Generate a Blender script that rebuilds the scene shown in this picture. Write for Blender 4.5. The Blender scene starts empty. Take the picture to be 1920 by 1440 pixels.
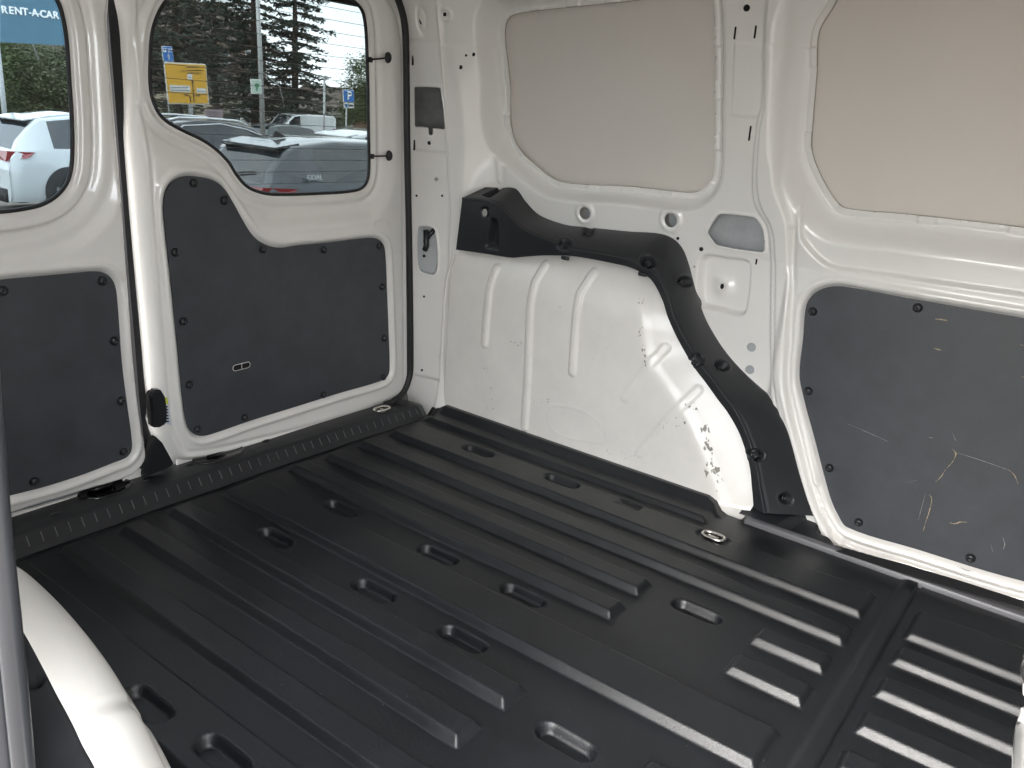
import bpy, bmesh, math, random
import numpy as np
from mathutils import Vector, Matrix
random.seed(7); rng = np.random.default_rng(7)
sc = bpy.context.scene
COL = sc.collection

# ------------------------------------------------------------------ camera
# world: z=0 cargo floor, x=0 rear edge of the floor (x grows towards the cab), y grows to the far side wall
CAM = np.array([1.49, -1.12, 0.85])
CC = np.array([960., 720.])
def _calib(vx=(-1300, 22), vy=(2170, 302)):
    a = np.array(vx, float)-CC; b = np.array(vy, float)-CC
    f = math.sqrt(-(a@b))
    r = lambda v: np.array([v[0], -v[1], -f])
    rx = -r(a); rx /= np.linalg.norm(rx)
    ry = r(b); ry /= np.linalg.norm(ry)
    return f, np.array([rx, ry, np.cross(rx, ry)])
FOC, ROT = _calib()
cd = bpy.data.cameras.new('camera'); cam = bpy.data.objects.new('camera', cd); COL.objects.link(cam)
M4 = Matrix([list(ROT[i])+[CAM[i]] for i in range(3)]+[[0, 0, 0, 1]])
cam.matrix_world = M4
cd.sensor_width = 36; cd.lens = FOC/1920*36; cd.clip_start = 0.02; cd.clip_end = 2000
sc.camera = cam

# ------------------------------------------------------------------ sky, sun, exposure
sc.view_settings.view_transform = 'Standard'; sc.view_settings.look = 'None'
sc.view_settings.exposure = 3.27; sc.view_settings.gamma = 1
SUN_EL, SUN_AZ = math.radians(38), math.radians(186)      # azimuth from +Y clockwise
w = bpy.data.worlds.new('World'); sc.world = w; w.use_nodes = True
nt = w.node_tree; nt.nodes.clear()
wo = nt.nodes.new('ShaderNodeOutputWorld'); bg = nt.nodes.new('ShaderNodeBackground')
sk = nt.nodes.new('ShaderNodeTexSky'); sk.sky_type = 'NISHITA'; sk.sun_disc = False
sk.sun_elevation = SUN_EL; sk.sun_rotation = SUN_AZ; sk.dust_density = 2.0; sk.air_density = 1.0
tc = nt.nodes.new('ShaderNodeTexCoord'); mp = nt.nodes.new('ShaderNodeMapping'); mp.inputs['Scale'].default_value = (1, 1, 3.0)
nz = nt.nodes.new('ShaderNodeTexNoise'); nz.inputs['Scale'].default_value = 2.6; nz.inputs['Detail'].default_value = 7; nz.inputs['Roughness'].default_value = .6
cr = nt.nodes.new('ShaderNodeValToRGB'); cr.color_ramp.elements[0].position = .30; cr.color_ramp.elements[0].color = (.55,)*3+(1,); cr.color_ramp.elements[1].position = .56
mx = nt.nodes.new('ShaderNodeMix'); mx.data_type = 'RGBA'
cl = nt.nodes.new('ShaderNodeMix'); cl.data_type = 'RGBA'
cl.inputs['A'].default_value = (4.6, 4.9, 5.2, 1); cl.inputs['B'].default_value = (8.2, 8.2, 8.1, 1)
nz2 = nt.nodes.new('ShaderNodeTexNoise'); nz2.inputs['Scale'].default_value = 6; nz2.inputs['Detail'].default_value = 6
L = nt.links.new
L(tc.outputs['Generated'], mp.inputs['Vector']); L(mp.outputs[0], nz.inputs['Vector']); L(mp.outputs[0], nz2.inputs['Vector'])
L(nz.outputs['Fac'], cr.inputs[0]); L(nz2.outputs['Fac'], cl.inputs['Factor'])
L(cr.outputs[0], mx.inputs['Factor']); L(sk.outputs[0], mx.inputs['A']); L(cl.outputs['Result'], mx.inputs['B'])
L(mx.outputs['Result'], bg.inputs['Color']); bg.inputs['Strength'].default_value = 0.15; L(bg.outputs[0], wo.inputs[0])
sd = bpy.data.lights.new('sun', 'SUN'); sd.energy = 0.6; sd.angle = math.radians(30); sd.color = (1, .95, .88)
so = bpy.data.objects.new('sun', sd); COL.objects.link(so)
dirv = Vector((math.sin(SUN_AZ)*math.cos(SUN_EL), math.cos(SUN_AZ)*math.cos(SUN_EL), math.sin(SUN_EL)))
so.rotation_euler = dirv.to_track_quat('Z', 'Y').to_euler(); so.location = (3, -6, 8)
cy = sc.cycles
cy.use_denoising = True; cy.max_bounces = 10; cy.diffuse_bounces = 6; cy.glossy_bounces = 4; cy.transparent_max_bounces = 16; cy.sample_clamp_indirect = 6

# ------------------------------------------------------------------ geometry helpers
def proj(P):
    c = (np.asarray(P)-CAM)@ROT
    return np.stack([CC[0]+c[..., 0]/-c[..., 2]*FOC, CC[1]-c[..., 1]/-c[..., 2]*FOC], -1)
def rays(p):
    p = np.atleast_2d(np.asarray(p, float))
    d = np.stack([p[:, 0]-CC[0], -(p[:, 1]-CC[1]), -FOC*np.ones(len(p))], -1)
    return d@ROT.T
def at(p, axis, val):
    r = rays(p); t = (val-CAM[axis])/r[:, axis]
    P = CAM+r*t[:, None]
    return P if np.ndim(p) > 1 else P[0]
def newton(S, pts, h=0., u0=.5, v0=.5):
    pts = np.atleast_2d(np.asarray(pts, float)); n = len(pts)
    u = np.full(n, float(u0)); v = np.full(n, float(v0)); e = 1e-4
    for _ in range(25):
        p0 = proj(S(u, v, h)); pu = (proj(S(u+e, v, h))-p0)/e; pv = (proj(S(u, v+e, h))-p0)/e
        r = pts-p0; det = pu[:, 0]*pv[:, 1]-pu[:, 1]*pv[:, 0]
        du = (r[:, 0]*pv[:, 1]-r[:, 1]*pv[:, 0])/det; dv = (pu[:, 0]*r[:, 1]-pu[:, 1]*r[:, 0])/det
        u = u+np.clip(du, -.2, .2); v = v+np.clip(dv, -.2, .2)
    return np.stack([u, v], -1)
def catmull(p, n=8, closed=True):
    p = np.asarray(p, float); m = len(p); out = []
    rngi = range(m) if closed else range(m-1)
    for i in rngi:
        if closed: a, b, c, d = p[i-1], p[i], p[(i+1) % m], p[(i+2) % m]
        else: a, b, c, d = p[max(i-1, 0)], p[i], p[i+1], p[min(i+2, m-1)]
        # centripetal-ish: limit tangents
        l = np.linalg.norm(c-b)
        t1 = (c-a); t2 = (d-b)
        t1 = t1/(np.linalg.norm(t1)+1e-12)*l; t2 = t2/(np.linalg.norm(t2)+1e-12)*l
        for k in range(n):
            t = k/n
            out.append((2*t**3-3*t**2+1)*b+(t**3-2*t**2+t)*t1+(-2*t**3+3*t**2)*c+(t**3-t**2)*t2)
    if not closed: out.append(p[-1])
    return np.array(out)
def seg_dist(U, V, poly, closed):
    """distance, nearest segment index, nearest arclength, side sign of each point to the polyline"""
    shp = U.shape; X = U.ravel().astype(np.float64); Y = V.ravel().astype(np.float64)
    best = np.full(X.shape, 1e9); side = np.ones(X.shape); arc = np.zeros(X.shape); s = 0.
    n = len(poly)
    for i in range(n if closed else n-1):
        a = poly[i]; b = poly[(i+1) % n]; d = b-a; l2 = d@d
        if l2 < 1e-14: continue
        t = np.clip(((X-a[0])*d[0]+(Y-a[1])*d[1])/l2, 0, 1)
        dx = X-a[0]-t*d[0]; dy = Y-a[1]-t*d[1]; q = dx*dx+dy*dy
        m = q < best
        best = np.where(m, q, best); side = np.where(m, np.sign(d[0]*dy-d[1]*dx), side); arc = np.where(m, s+t*math.sqrt(l2), arc)
        s += math.sqrt(l2)
    return np.sqrt(best).reshape(shp), side.reshape(shp), arc.reshape(shp)
def inside(U, V, poly):
    X = U.ravel(); Y = V.ravel(); c = np.zeros(X.shape, bool); n = len(poly)
    for i in range(n):
        a = poly[i]; b = poly[i-1]
        if abs(a[1]-b[1]) < 1e-15: continue
        m = ((a[1] > Y) != (b[1] > Y)) & (X < (b[0]-a[0])*(Y-a[1])/(b[1]-a[1])+a[0]); c ^= m
    return c.reshape(U.shape)
def sdf(U, V, poly):
    d, _, _ = seg_dist(U, V, poly, True)
    return np.where(inside(U, V, poly), -d, d)
def sm(a, b, x):
    t = np.clip((x-a)/(b-a), 0, 1); return t*t*(3-2*t)
def bump(d, c, w): return np.exp(-((d-c)/w)**2)

def link(name, me, mat, parent=None, loc=None):
    o = bpy.data.objects.new(name, me); COL.objects.link(o)
    if mat is not None: me.materials.append(mat)
    if parent is not None: o.parent = parent
    if loc is not None: o.location = loc
    return o
def np_mesh(name, verts, quads, smooth=True):
    me = bpy.data.meshes.new(name); verts = np.asarray(verts, np.float32); quads = np.asarray(quads, np.int32)
    me.vertices.add(len(verts)); me.vertices.foreach_set('co', verts.ravel())
    k = quads.shape[1]
    me.loops.add(quads.size); me.loops.foreach_set('vertex_index', quads.ravel())
    me.polygons.add(len(quads)); me.polygons.foreach_set('loop_start', np.arange(0, quads.size, k, dtype=np.int32))
    me.polygons.foreach_set('loop_total', np.full(len(quads), k, np.int32))
    me.update(calc_edges=True)
    me.polygons.foreach_set('use_smooth', np.full(len(quads), smooth)); me.validate()
    return me
def sheet(name, S, us, vs, hf, mat, parent, holes=(), keep=None, flip=False, cut=None):
    """dense pressed sheet: grid over (u,v), height field hf, holes / outer outline cut cleanly (grid points snapped to the contour)"""
    U, V = np.meshgrid(us, vs, indexing='ij'); U = U.copy(); V = V.copy()
    cu = us[1]-us[0]; dead = np.zeros(U.shape, bool)
    conts = [(p, -1) for p in holes]+([(keep, 1)] if keep is not None else [])
    for poly, sg in conts:
        lo = poly.min(0)-3*cu; hi = poly.max(0)+3*cu
        m = (U > lo[0]) & (U < hi[0]) & (V > lo[1]) & (V < hi[1])
        if not m.any(): continue
        d = sdf(U[m], V[m], poly); e = cu*.1
        gu = (sdf(U[m]+e, V[m], poly)-d)/e; gv = (sdf(U[m], V[m]+e, poly)-d)/e
        near = np.abs(d) < .71*cu
        uu = U[m]; vv = V[m]; uu[near] -= (d*gu)[near]; vv[near] -= (d*gv)[near]; U[m] = uu; V[m] = vv
        dd = np.where(near, 0, d)
        if sg < 0: x = dead[m]; x |= dd < -1e-9; dead[m] = x
        else:
            x = np.ones(U.shape, bool); x[m] = dd > 1e-9; dead |= x
    H = hf(U, V) if hf is not None else np.zeros(U.shape)
    P = S(U.ravel(), V.ravel(), H.ravel())
    n, m = U.shape; idx = np.arange(n*m).reshape(n, m)
    q = np.stack([idx[:-1, :-1], idx[1:, :-1], idx[1:, 1:], idx[:-1, 1:]], -1).reshape(-1, 4)
    dr = dead.ravel(); ok = ~dr[q].any(1)
    if holes or keep is not None:   # faces whose corners were all snapped but lie in a hole
        cen = np.stack([U.ravel()[q].mean(1), V.ravel()[q].mean(1)], -1)
        for poly, sg in conts:
            ins = np.zeros(len(q), bool); lo = poly.min(0)-cu; hi = poly.max(0)+cu
            mm = (cen[:, 0] > lo[0]) & (cen[:, 0] < hi[0]) & (cen[:, 1] > lo[1]) & (cen[:, 1] < hi[1])
            if mm.any(): ins[mm] = inside(cen[mm, 0], cen[mm, 1], poly)
            ok &= (~ins if sg < 0 else ins)
    q = q[ok]
    if flip: q = q[:, ::-1]
    used = np.unique(q); rm = np.full(n*m, -1); rm[used] = np.arange(len(used))
    return link(name, np_mesh(name, P[used], rm[q]), mat, parent)
def poly_solid(name, pts, thick_vec, mat, parent=None, bev=0.0):
    """flat polygon (3D points) pushed along thick_vec"""
    bm = bmesh.new(); vs = [bm.verts.new(p) for p in pts]; f = bm.faces.new(vs)
    r = bmesh.ops.extrude_face_region(bm, geom=[f]); nv = [e for e in r['geom'] if isinstance(e, bmesh.types.BMVert)]
    bmesh.ops.translate(bm, verts=nv, vec=Vector(thick_vec))
    bmesh.ops.recalc_face_normals(bm, faces=bm.faces)
    if bev: bmesh.ops.bevel(bm, geom=[e for e in bm.edges if len(e.link_faces) == 2 and e.calc_face_angle(0) > .9], offset=bev, segments=2, affect='EDGES')
    me = bpy.data.meshes.new(name); bm.to_mesh(me); bm.free()
    return link(name, me, mat, parent)
def box_bm(bm, lo, hi, mat4=None):
    lo = Vector(lo); hi = Vector(hi)
    r = bmesh.ops.create_cube(bm, size=1, matrix=(mat4 or Matrix())@Matrix.Translation((lo+hi)/2)@Matrix.Diagonal(Vector(list(hi-lo)+[1])))
    return r['verts']
def box(name, lo, hi, mat, parent=None, bev=0.0):
    bm = bmesh.new(); box_bm(bm, lo, hi)
    if bev: bmesh.ops.bevel(bm, geom=list(bm.edges), offset=bev, segments=2, affect='EDGES')
    me = bpy.data.meshes.new(name); bm.to_mesh(me); bm.free()
    if bev: me.polygons.foreach_set('use_smooth', [True]*len(me.polygons))
    return link(name, me, mat, parent)
def tube_mesh(name, pts, rad, seg=8, closed=False, caps=True):
    pts = np.asarray(pts, float); n = len(pts); V = []; F = []
    rad = np.broadcast_to(np.asarray(rad, float), (n,))
    T = np.roll(pts, -1, 0)-np.roll(pts, 1, 0)
    if not closed: T[0] = pts[1]-pts[0]; T[-1] = pts[-1]-pts[-2]
    T /= np.linalg.norm(T, axis=1)[:, None]+1e-12
    up = np.array([0, 0, 1.]) if abs(T[0][2]) < .9 else np.array([1., 0, 0])
    N = np.cross(T[0], up); N /= np.linalg.norm(N)
    for i in range(n):
        N = N-T[i]*(N@T[i]); N /= np.linalg.norm(N); B = np.cross(T[i], N)
        for k in range(seg):
            a = 2*math.pi*k/seg; V.append(pts[i]+rad[i]*(math.cos(a)*N+math.sin(a)*B))
    for i in range(n if closed else n-1):
        j = (i+1) % n
        for k in range(seg):
            l = (k+1) % seg; F.append((i*seg+k, i*seg+l, j*seg+l, j*seg+k))
    me = bpy.data.meshes.new(name)
    if caps and not closed: F = F+[tuple(range(seg))[::-1], tuple(range((n-1)*seg, n*seg))]
    me.from_pydata([tuple(v) for v in V], [], F); me.polygons.foreach_set('use_smooth', [True]*len(me.polygons)); me.update()
    return me
def tube(name, pts, rad, mat, parent=None, seg=8, closed=False): return link(name, tube_mesh(name, pts, rad, seg, closed), mat, parent)
def lathe_mesh(name, prof, seg=16):
    V = []; F = []
    for (r, z) in prof:
        for k in range(seg): a = 2*math.pi*k/seg; V.append((r*math.cos(a), r*math.sin(a), z))
    for i in range(len(prof)-1):
        for k in range(seg): l = (k+1) % seg; F.append((i*seg+k, i*seg+l, (i+1)*seg+l, (i+1)*seg+k))
    F.append(tuple(range((len(prof)-1)*seg, len(prof)*seg)))
    me = bpy.data.meshes.new(name); me.from_pydata(V, [], F); me.polygons.foreach_set('use_smooth', [True]*len(F)); me.update(); return me
def tag(o, label=None, cat=None, group=None, kind=None):
    if label: o['label'] = label
    if cat: o['category'] = cat
    if group: o['group'] = group
    if kind: o['kind'] = kind
    return o
def empty(name, loc=(0, 0, 0), rz=0, parent=None):
    o = bpy.data.objects.new(name, None); COL.objects.link(o); o.location = loc; o.rotation_euler = (0, 0, rz); o.empty_display_size = .1
    if parent: o.parent = parent
    return o

# ------------------------------------------------------------------ materials
def mat(name, base, rough=.5, metal=0., coat=0., coat_rough=.05, spec=.5, bump_scale=0., bump_str=0., bump_dist=.001, var=0., var_scale=8., stretch=None, noise_detail=3):
    m = bpy.data.materials.new(name); m.use_nodes = True; t = m.node_tree; b = t.nodes['Principled BSDF']
    b.inputs['Base Color'].default_value = (*base, 1); b.inputs['Roughness'].default_value = rough; b.inputs['Metallic'].default_value = metal
    b.inputs['Coat Weight'].default_value = coat; b.inputs['Coat Roughness'].default_value = coat_rough; b.inputs['Specular IOR Level'].default_value = spec
    if bump_str or var:
        tcn = t.nodes.new('ShaderNodeTexCoord'); src = tcn.outputs['Object']
        if stretch:
            mpn = t.nodes.new('ShaderNodeMapping'); mpn.inputs['Scale'].default_value = stretch; t.links.new(src, mpn.inputs[0]); src = mpn.outputs[0]
    if bump_str:
        n = t.nodes.new('ShaderNodeTexNoise'); n.inputs['Scale'].default_value = bump_scale; n.inputs['Detail'].default_value = noise_detail
        bp = t.nodes.new('ShaderNodeBump'); bp.inputs['Strength'].default_value = bump_str; bp.inputs['Distance'].default_value = bump_dist
        t.links.new(src, n.inputs['Vector']); t.links.new(n.outputs['Fac'], bp.inputs['Height']); t.links.new(bp.outputs[0], b.inputs['Normal'])
    if var:
        n = t.nodes.new('ShaderNodeTexNoise'); n.inputs['Scale'].default_value = var_scale; n.inputs['Detail'].default_value = 8; n.inputs['Roughness'].default_value = .65
        t.links.new(src, n.inputs['Vector'])
        r = t.nodes.new('ShaderNodeMapRange'); r.inputs[1].default_value = .3; r.inputs[2].default_value = .7; r.inputs[3].default_value = 1-var; r.inputs[4].default_value = 1+var
        t.links.new(n.outputs['Fac'], r.inputs[0])
        mm = t.nodes.new('ShaderNodeMix'); mm.data_type = 'RGBA'; mm.blend_type = 'MULTIPLY'; mm.inputs['Factor'].default_value = 1
        mm.inputs['A'].default_value = (*base, 1); t.links.new(r.outputs[0], mm.inputs['B']); t.links.new(mm.outputs['Result'], b.inputs['Base Color'])
        rr = t.nodes.new('ShaderNodeMapRange'); rr.inputs[1].default_value = .3; rr.inputs[2].default_value = .7; rr.inputs[3].default_value = rough*(1-var*.6); rr.inputs[4].default_value = rough*(1+var*.6)
        t.links.new(n.outputs['Fac'], rr.inputs[0]); t.links.new(rr.outputs[0], b.inputs['Roughness'])
    return m
WHITE = mat('white_paint', (.80, .785, .758), rough=.28, coat=1.0, coat_rough=.05, bump_scale=260, bump_str=.03, bump_dist=.0006, var=.025, var_scale=5)
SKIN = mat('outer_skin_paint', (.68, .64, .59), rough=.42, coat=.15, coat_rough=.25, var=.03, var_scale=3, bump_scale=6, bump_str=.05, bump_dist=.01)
ARCHW = mat('arch_paint', (.80, .775, .735), rough=.34, coat=.45, coat_rough=.14, var=.05, var_scale=9, bump_scale=120, bump_str=.04, bump_dist=.0008)
BOARD = mat('lining_board', (.046, .051, .059), rough=.48, spec=.5, var=.20, var_scale=14, bump_scale=700, bump_str=.12, bump_dist=.0004)
MAT = mat('floor_plastic', (.0100, .0113, .0138), rough=.37, spec=.50, var=.22, var_scale=11, bump_scale=430, bump_str=.5, bump_dist=.0009, noise_detail=2)
TRIM = mat('black_trim', (.0175, .0195, .023), rough=.46, var=.10, var_scale=15, bump_scale=900, bump_str=.30, bump_dist=.0004)
RUBBER = mat('black_rubber', (.012, .012, .014), rough=.55)
PLUG = mat('black_plastic', (.014, .015, .018), rough=.33)
GLOSSB = mat('gloss_black', (.008, .008, .009), rough=.10)
HOLE = mat('hole_dark', (.006, .006, .006), rough=.9)
CHROME = mat('zinc_metal', (.75, .73, .69), rough=.2, metal=1, var=.1, var_scale=60)
SILVER = mat('grey_edge', (.10, .10, .11), rough=.36, metal=.0, bump_scale=900, bump_str=.2, bump_dist=.0003)
CHIP = mat('paint_chip', (.27, .26, .23), rough=.7, var=.4, var_scale=200)
SCUFF = mat('scuff_grey', (.36, .35, .33), rough=.6, var=.2, var_scale=200)
WOOD = mat('bare_wood', (.42, .33, .21), rough=.7, var=.3, var_scale=200)
TICK = mat('tick_grey', (.16, .16, .165), rough=.35)
def glass_mat(name, tint, spec=.12):
    m = bpy.data.materials.new(name); m.use_nodes = True; t = m.node_tree; t.nodes.clear()
    o = t.nodes.new('ShaderNodeOutputMaterial'); tr = t.nodes.new('ShaderNodeBsdfTransparent'); tr.inputs[0].default_value = (*tint, 1)
    g = t.nodes.new('ShaderNodeBsdfGlossy'); g.inputs['Roughness'].default_value = .01
    fr = t.nodes.new('ShaderNodeFresnel'); gm = t.nodes.new('ShaderNodeNewGeometry'); mr = t.nodes.new('ShaderNodeMapRange'); mr.inputs[3].default_value = 1.45; mr.inputs[4].default_value = 1/1.45; t.links.new(gm.outputs['Backfacing'], mr.inputs[0]); t.links.new(mr.outputs[0], fr.inputs[0]); mxs = t.nodes.new('ShaderNodeMixShader')
    t.links.new(fr.outputs[0], mxs.inputs[0]); t.links.new(tr.outputs[0], mxs.inputs[1]); t.links.new(g.outputs[0], mxs.inputs[2]); t.links.new(mxs.outputs[0], o.inputs[0])
    return m
GLASS = glass_mat('tinted_glass', (.36, .385, .39))
WIRE = mat('wire_grey', (.10, .09, .09), rough=.5)

# ------------------------------------------------------------------ the van
van = empty('cargo_van', (0, 0, 0))
tag(van, 'white cargo van seen from its open side door, bare metal walls and black lining boards', 'van')
def dome_mesh(): return lathe_mesh('rivet', [(.0085, 0), (.0085, .0015), (.0078, .0040), (.0058, .0062), (.0036, .0070), (.0024, .0066), (.0016, .0052)], 14)
RIV = dome_mesh(); RIV.materials.append(PLUG)
def rivets(parent, S, pts, h, nrm, u0, v0):
    uv = newton(S, pts, h, u0, v0); P = S(uv[:, 0], uv[:, 1], h)
    q = Vector(nrm).to_track_quat('Z', 'Y')
    for p in P:
        o = bpy.data.objects.new('rivet', RIV); COL.objects.link(o); o.parent = parent; o.location = p; o.rotation_mode = 'QUATERNION'; o.rotation_quaternion = q; o.scale = (1.12, 1.12, 1.2)
def board(name, S, uvpoly, h, th, nrm, parent):
    P = S(uvpoly[:, 0], uvpoly[:, 1], h)
    return poly_solid(name, P, Vector(nrm)*(-th), BOARD, parent, 0)
def disc(name, S, px, h, nrm, r, parent, m=HOLE, u0=.5, v0=.5, asp=1., ang=0., th=.0012, seg=14):
    """small dark opening or plug, r in metres"""
    uv = newton(S, [px], h, u0, v0)[0]; P = S(np.array([uv[0]]), np.array([uv[1]]), h)[0]
    me = lathe_mesh(name, [(r, -.001), (r, th), (r*.8, th)], seg)
    o = link(name, me, m, parent, P); q = Vector(nrm).to_track_quat('Z', 'Y')
    o.rotation_mode = 'QUATERNION'; o.rotation_quaternion = q@Matrix.Rotation(ang, 4, 'Z').to_quaternion(); o.scale = (1, asp, 1)
    return o

# ---- rear doors (leaf plane x = XD, heights h towards +x)
XD = -.09
def SD(u, v, h): return np.stack([XD+np.zeros_like(u)+h, u, v], -1)
def dpx(pts, h=0., n=6, closed=True):
    uv = at(np.array(pts, float), 0, XD+h)[:, 1:]
    return catmull(uv, n, closed) if n else uv
CELL = .003
# large leaf
win = dpx([(690, 100), (693, 250), (693, 325), (685, 349), (665, 358), (600, 363), (520, 365), (490, 361), (465, 350), (445, 328), (430, 304), (405, 279), (380, 262), (345, 245), (312, 226), (294, 203), (284, 168), (283, 110), (287, 60), (300, 22), (318, -4), (345, -30), (390, -46), (520, -30), (640, -8), (668, 4), (684, 28)], -.015)
pan = dpx([(378, 818), (362, 812), (352, 793), (345, 750), (335, 650), (322, 520), (312, 430), (309, 385), (315, 355), (330, 338), (350, 331), (375, 332), (400, 338), (421, 353), (438, 379), (455, 410), (474, 440), (495, 457), (525, 465), (560, 461), (620, 455), (690, 447), (708, 448), (720, 458), (724, 475), (727, 540), (730, 620), (732, 690), (728, 706), (712, 716), (640, 737), (560, 762), (470, 790), (400, 814)])
out = dpx([(210, 60), (221, 240), (238, 450), (254, 620), (265, 740), (274, 800), (290, 838), (312, 866), (345, 868), (430, 851), (600, 806), (700, 773), (738, 752), (752, 730), (756, 690), (754, 400), (752, 100), (744, 35), (728, -10), (690, -60), (600, -90), (300, -130), (206, -140)], -.045)
ctr_bulge = None
def h_big(U, V):
    dW = sdf(U, V, win); dP = sdf(U, V, pan); dO = sdf(U, V, out)
    h = -.006*(1-sm(.008, .018, dW))-.006*bump(dW, .030, .008)-.012*(1-sm(.03, .085, dW))
    h = h+np.where(dP < .0, -.008, -.008*(1-sm(0, .006, dP)))+.006*bump(dP, .014, .007)
    low = 1-sm(.10, .20, V)
    h = h-.045*sm(-.034, .0, dO)*(1-.25*low)-.004*bump(dO, -.040, .006)
    # shallow pressing between window and board
    h = h-.010*bump(V, .575, .022)*sm(.06, .12, U)*(1-sm(.40, .46, U))
    return h
door = sheet('rear_door', SD, np.arange(-.30, .60, CELL), np.arange(-.04, 1.24, CELL), h_big, WHITE, van, holes=[win], keep=out)
door['label'] = 'wide rear door leaf with S-shaped window'
brd = board('lining_panel', SD, pan, -.003, .006, (1, 0, 0), door)
rivets(door, SD, [(363, 343), (420, 376), (328, 473), (343, 602), (355, 721), (370, 805), (459, 783), (493, 467), (607, 468), (711, 461), (717, 538), (721, 634), (718, 707), (606, 740)], -.003, (1, 0, 0), .1, .3)
gl = poly_solid('window_glass', SD(win[:, 0], win[:, 1], -.022), (-.004, 0, 0), GLASS, door)
tube('window_seal', SD(win[:, 0], win[:, 1], -.019), .0042, RUBBER, door, 6, True)
# opening handle slot of two dark cups
pc_ = at((453, 687), 0, XD-.0025); e = at((473, 682), 0, XD-.0025)-pc_; d_ = e/np.linalg.norm(e); u_ = np.array([0, -d_[2], d_[1]])
def stad(c, hl, r): return [c+d_*((hl if math.cos(a) > 0 else -hl)+r*math.cos(a))+u_*r*math.sin(a) for a in np.linspace(.01, 2*math.pi+.01, 28, endpoint=False)]
tube('slot_rim', stad(pc_, .0165, .0070), .0009, WHITE, door, 6, True)
poly_solid('slot', [q+np.array([-.0012, 0, 0]) for q in stad(pc_, .0165, .0066)], (.0016, 0, 0), HOLE, door)
tube('slot_rim', [pc_+u_*.007+np.array([.0006, 0, 0]), pc_-u_*.007+np.array([.0006, 0, 0])], .0008, WHITE, door, 5)
# heating wires on the pane
ymax = win[:, 0].max()
for k in range(17):
    z = .62+k*.0262
    uu = np.linspace(win[:, 0].min(), win[:, 0].max(), 120); ins = inside(uu, np.full_like(uu, z), win)
    if ins.any():
        a, b = uu[ins].min(), uu[ins].max()
        tube('heating_wire', [(XD-.0213, a, z), (XD-.0213, b, z)], .00055, WIRE, door, 4)
# cable connectors at the window's right edge
for (x0, y0, x1, y1) in ((694, 112, 728, 108), (697, 293, 730, 292)):
    a = at((x0, y0), 0, XD-.018); b = at((x1, y1), 0, XD+.006)
    tube('cable', [a, (a+b)/2+np.array([.004, 0, 0]), b], .0022, RUBBER, door, 6)
    g = lathe_mesh('grommet', [(.0085, -.004), (.009, .0), (.007, .005), (.003, .006)], 12); o = link('grommet', g, RUBBER, door, b); o.rotation_euler = (0, math.pi/2, 0); o.scale = (1.5, 1, 1)
    box('cable_clip', a+np.array([-.004, -.006, -.006]), a+np.array([.004, .006, .006]), RUBBER, door, .001)
# tiny pressed outline near the lock corner
pl = dpx([(703, 420), (724, 412), (732, 425), (729, 445), (712, 440)], .001); tube('pressed_bead', SD(pl[:, 0], pl[:, 1], .0), .0012, WHITE, door, 6, True)
# latch cover and warning sticker in the gap between the leaves
lc = at(np.array([(270, 738), (278, 727), (292, 727), (300, 740), (304, 765), (303, 790), (290, 797), (276, 797)], float), 0, XD-.002)
poly_solid('latch_cover', lc, (.022, 0, 0), PLUG, door, .004)
st = at(np.array([(300, 745), (313, 744), (321, 797), (300, 792)], float), 0, XD-.001)
STICK = mat('sticker_white', (.55, .60, .68), rough=.4); STY = mat('sticker_green', (.55, .62, .05), rough=.4)
poly_solid('sticker', st, (.0015, 0, 0), STICK, door)
poly_solid('sticker_band', at(np.array([(300, 746), (313, 745), (315, 757), (301, 758)], float), 0, XD+.0008), (.0012, 0, 0), STY, door)
for k in range(6):
    y0 = 762+k*5.5
    poly_solid('sticker_print', at(np.array([(306, y0), (314+k*.4, y0-1), (314.5+k*.4, y0+1.5), (306, y0+2.5)], float), 0, XD+.0008), (.0012, 0, 0), TRIM, door)
# dark triangular hinge-side cover at the floor
tr = at(np.array([(282, 813), (296, 826), (318, 866), (300, 876), (262, 890), (268, 850), (276, 826)], float), 0, XD-.012)
poly_solid('lower_cover', tr, (.020, 0, 0), PLUG, door, .003)

# small leaf
win2 = dpx([(108, -2), (117, 20), (126, 67), (132, 150), (137, 233), (137, 300), (130, 337), (113, 363), (83, 383), (43, 393), (0, 398), (-80, 404), (-170, 405), (-205, 390), (-220, 350), (-225, 200), (-215, 60), (-190, 0), (-120, -60), (0, -75), (80, -50)], -.015)
pan2 = dpx([(-150, 545), (0, 526), (60, 520), (140, 513), (185, 510), (205, 517), (217, 535), (222, 570), (230, 680), (240, 760), (248, 820), (248, 845), (239, 858), (215, 868), (150, 893), (80, 915), (17, 931), (-100, 965), (-130, 950)])
o2a = at(np.array([(218, 30), (233, 240), (246, 440), (259, 640), (267, 730), (276, 805)], float), 0, XD-.004)[:, 1:]
o2b = at(np.array([(273, 845), (262, 872), (235, 896), (150, 923), (60, 950), (-20, 975), (-200, 1020), (-330, 1040), (-360, 900), (-400, 400), (-400, 0), (-300, -150)], float), 0, XD-.030)[:, 1:]
o2c = at(np.array([(210, -150)], float), 0, XD-.004)[:, 1:]
out2 = catmull(np.vstack([o2a, o2b, o2c]), 6, True)
def h_small(U, V):
    dW = sdf(U, V, win2); dP = sdf(U, V, pan2); dO = sdf(U, V, out2)
    h = -.006*(1-sm(.008, .018, dW))-.012*(1-sm(.03, .06, dW))-.012*sm(.030, .038, dW)*(1-sm(.07, .10, dW))
    h = h+np.where(dP < .0, -.008, -.008*(1-sm(0, .006, dP)))+.006*bump(dP, .014, .007)
    h = h-.035*sm(-.020, .0, dO)
    return h
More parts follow.
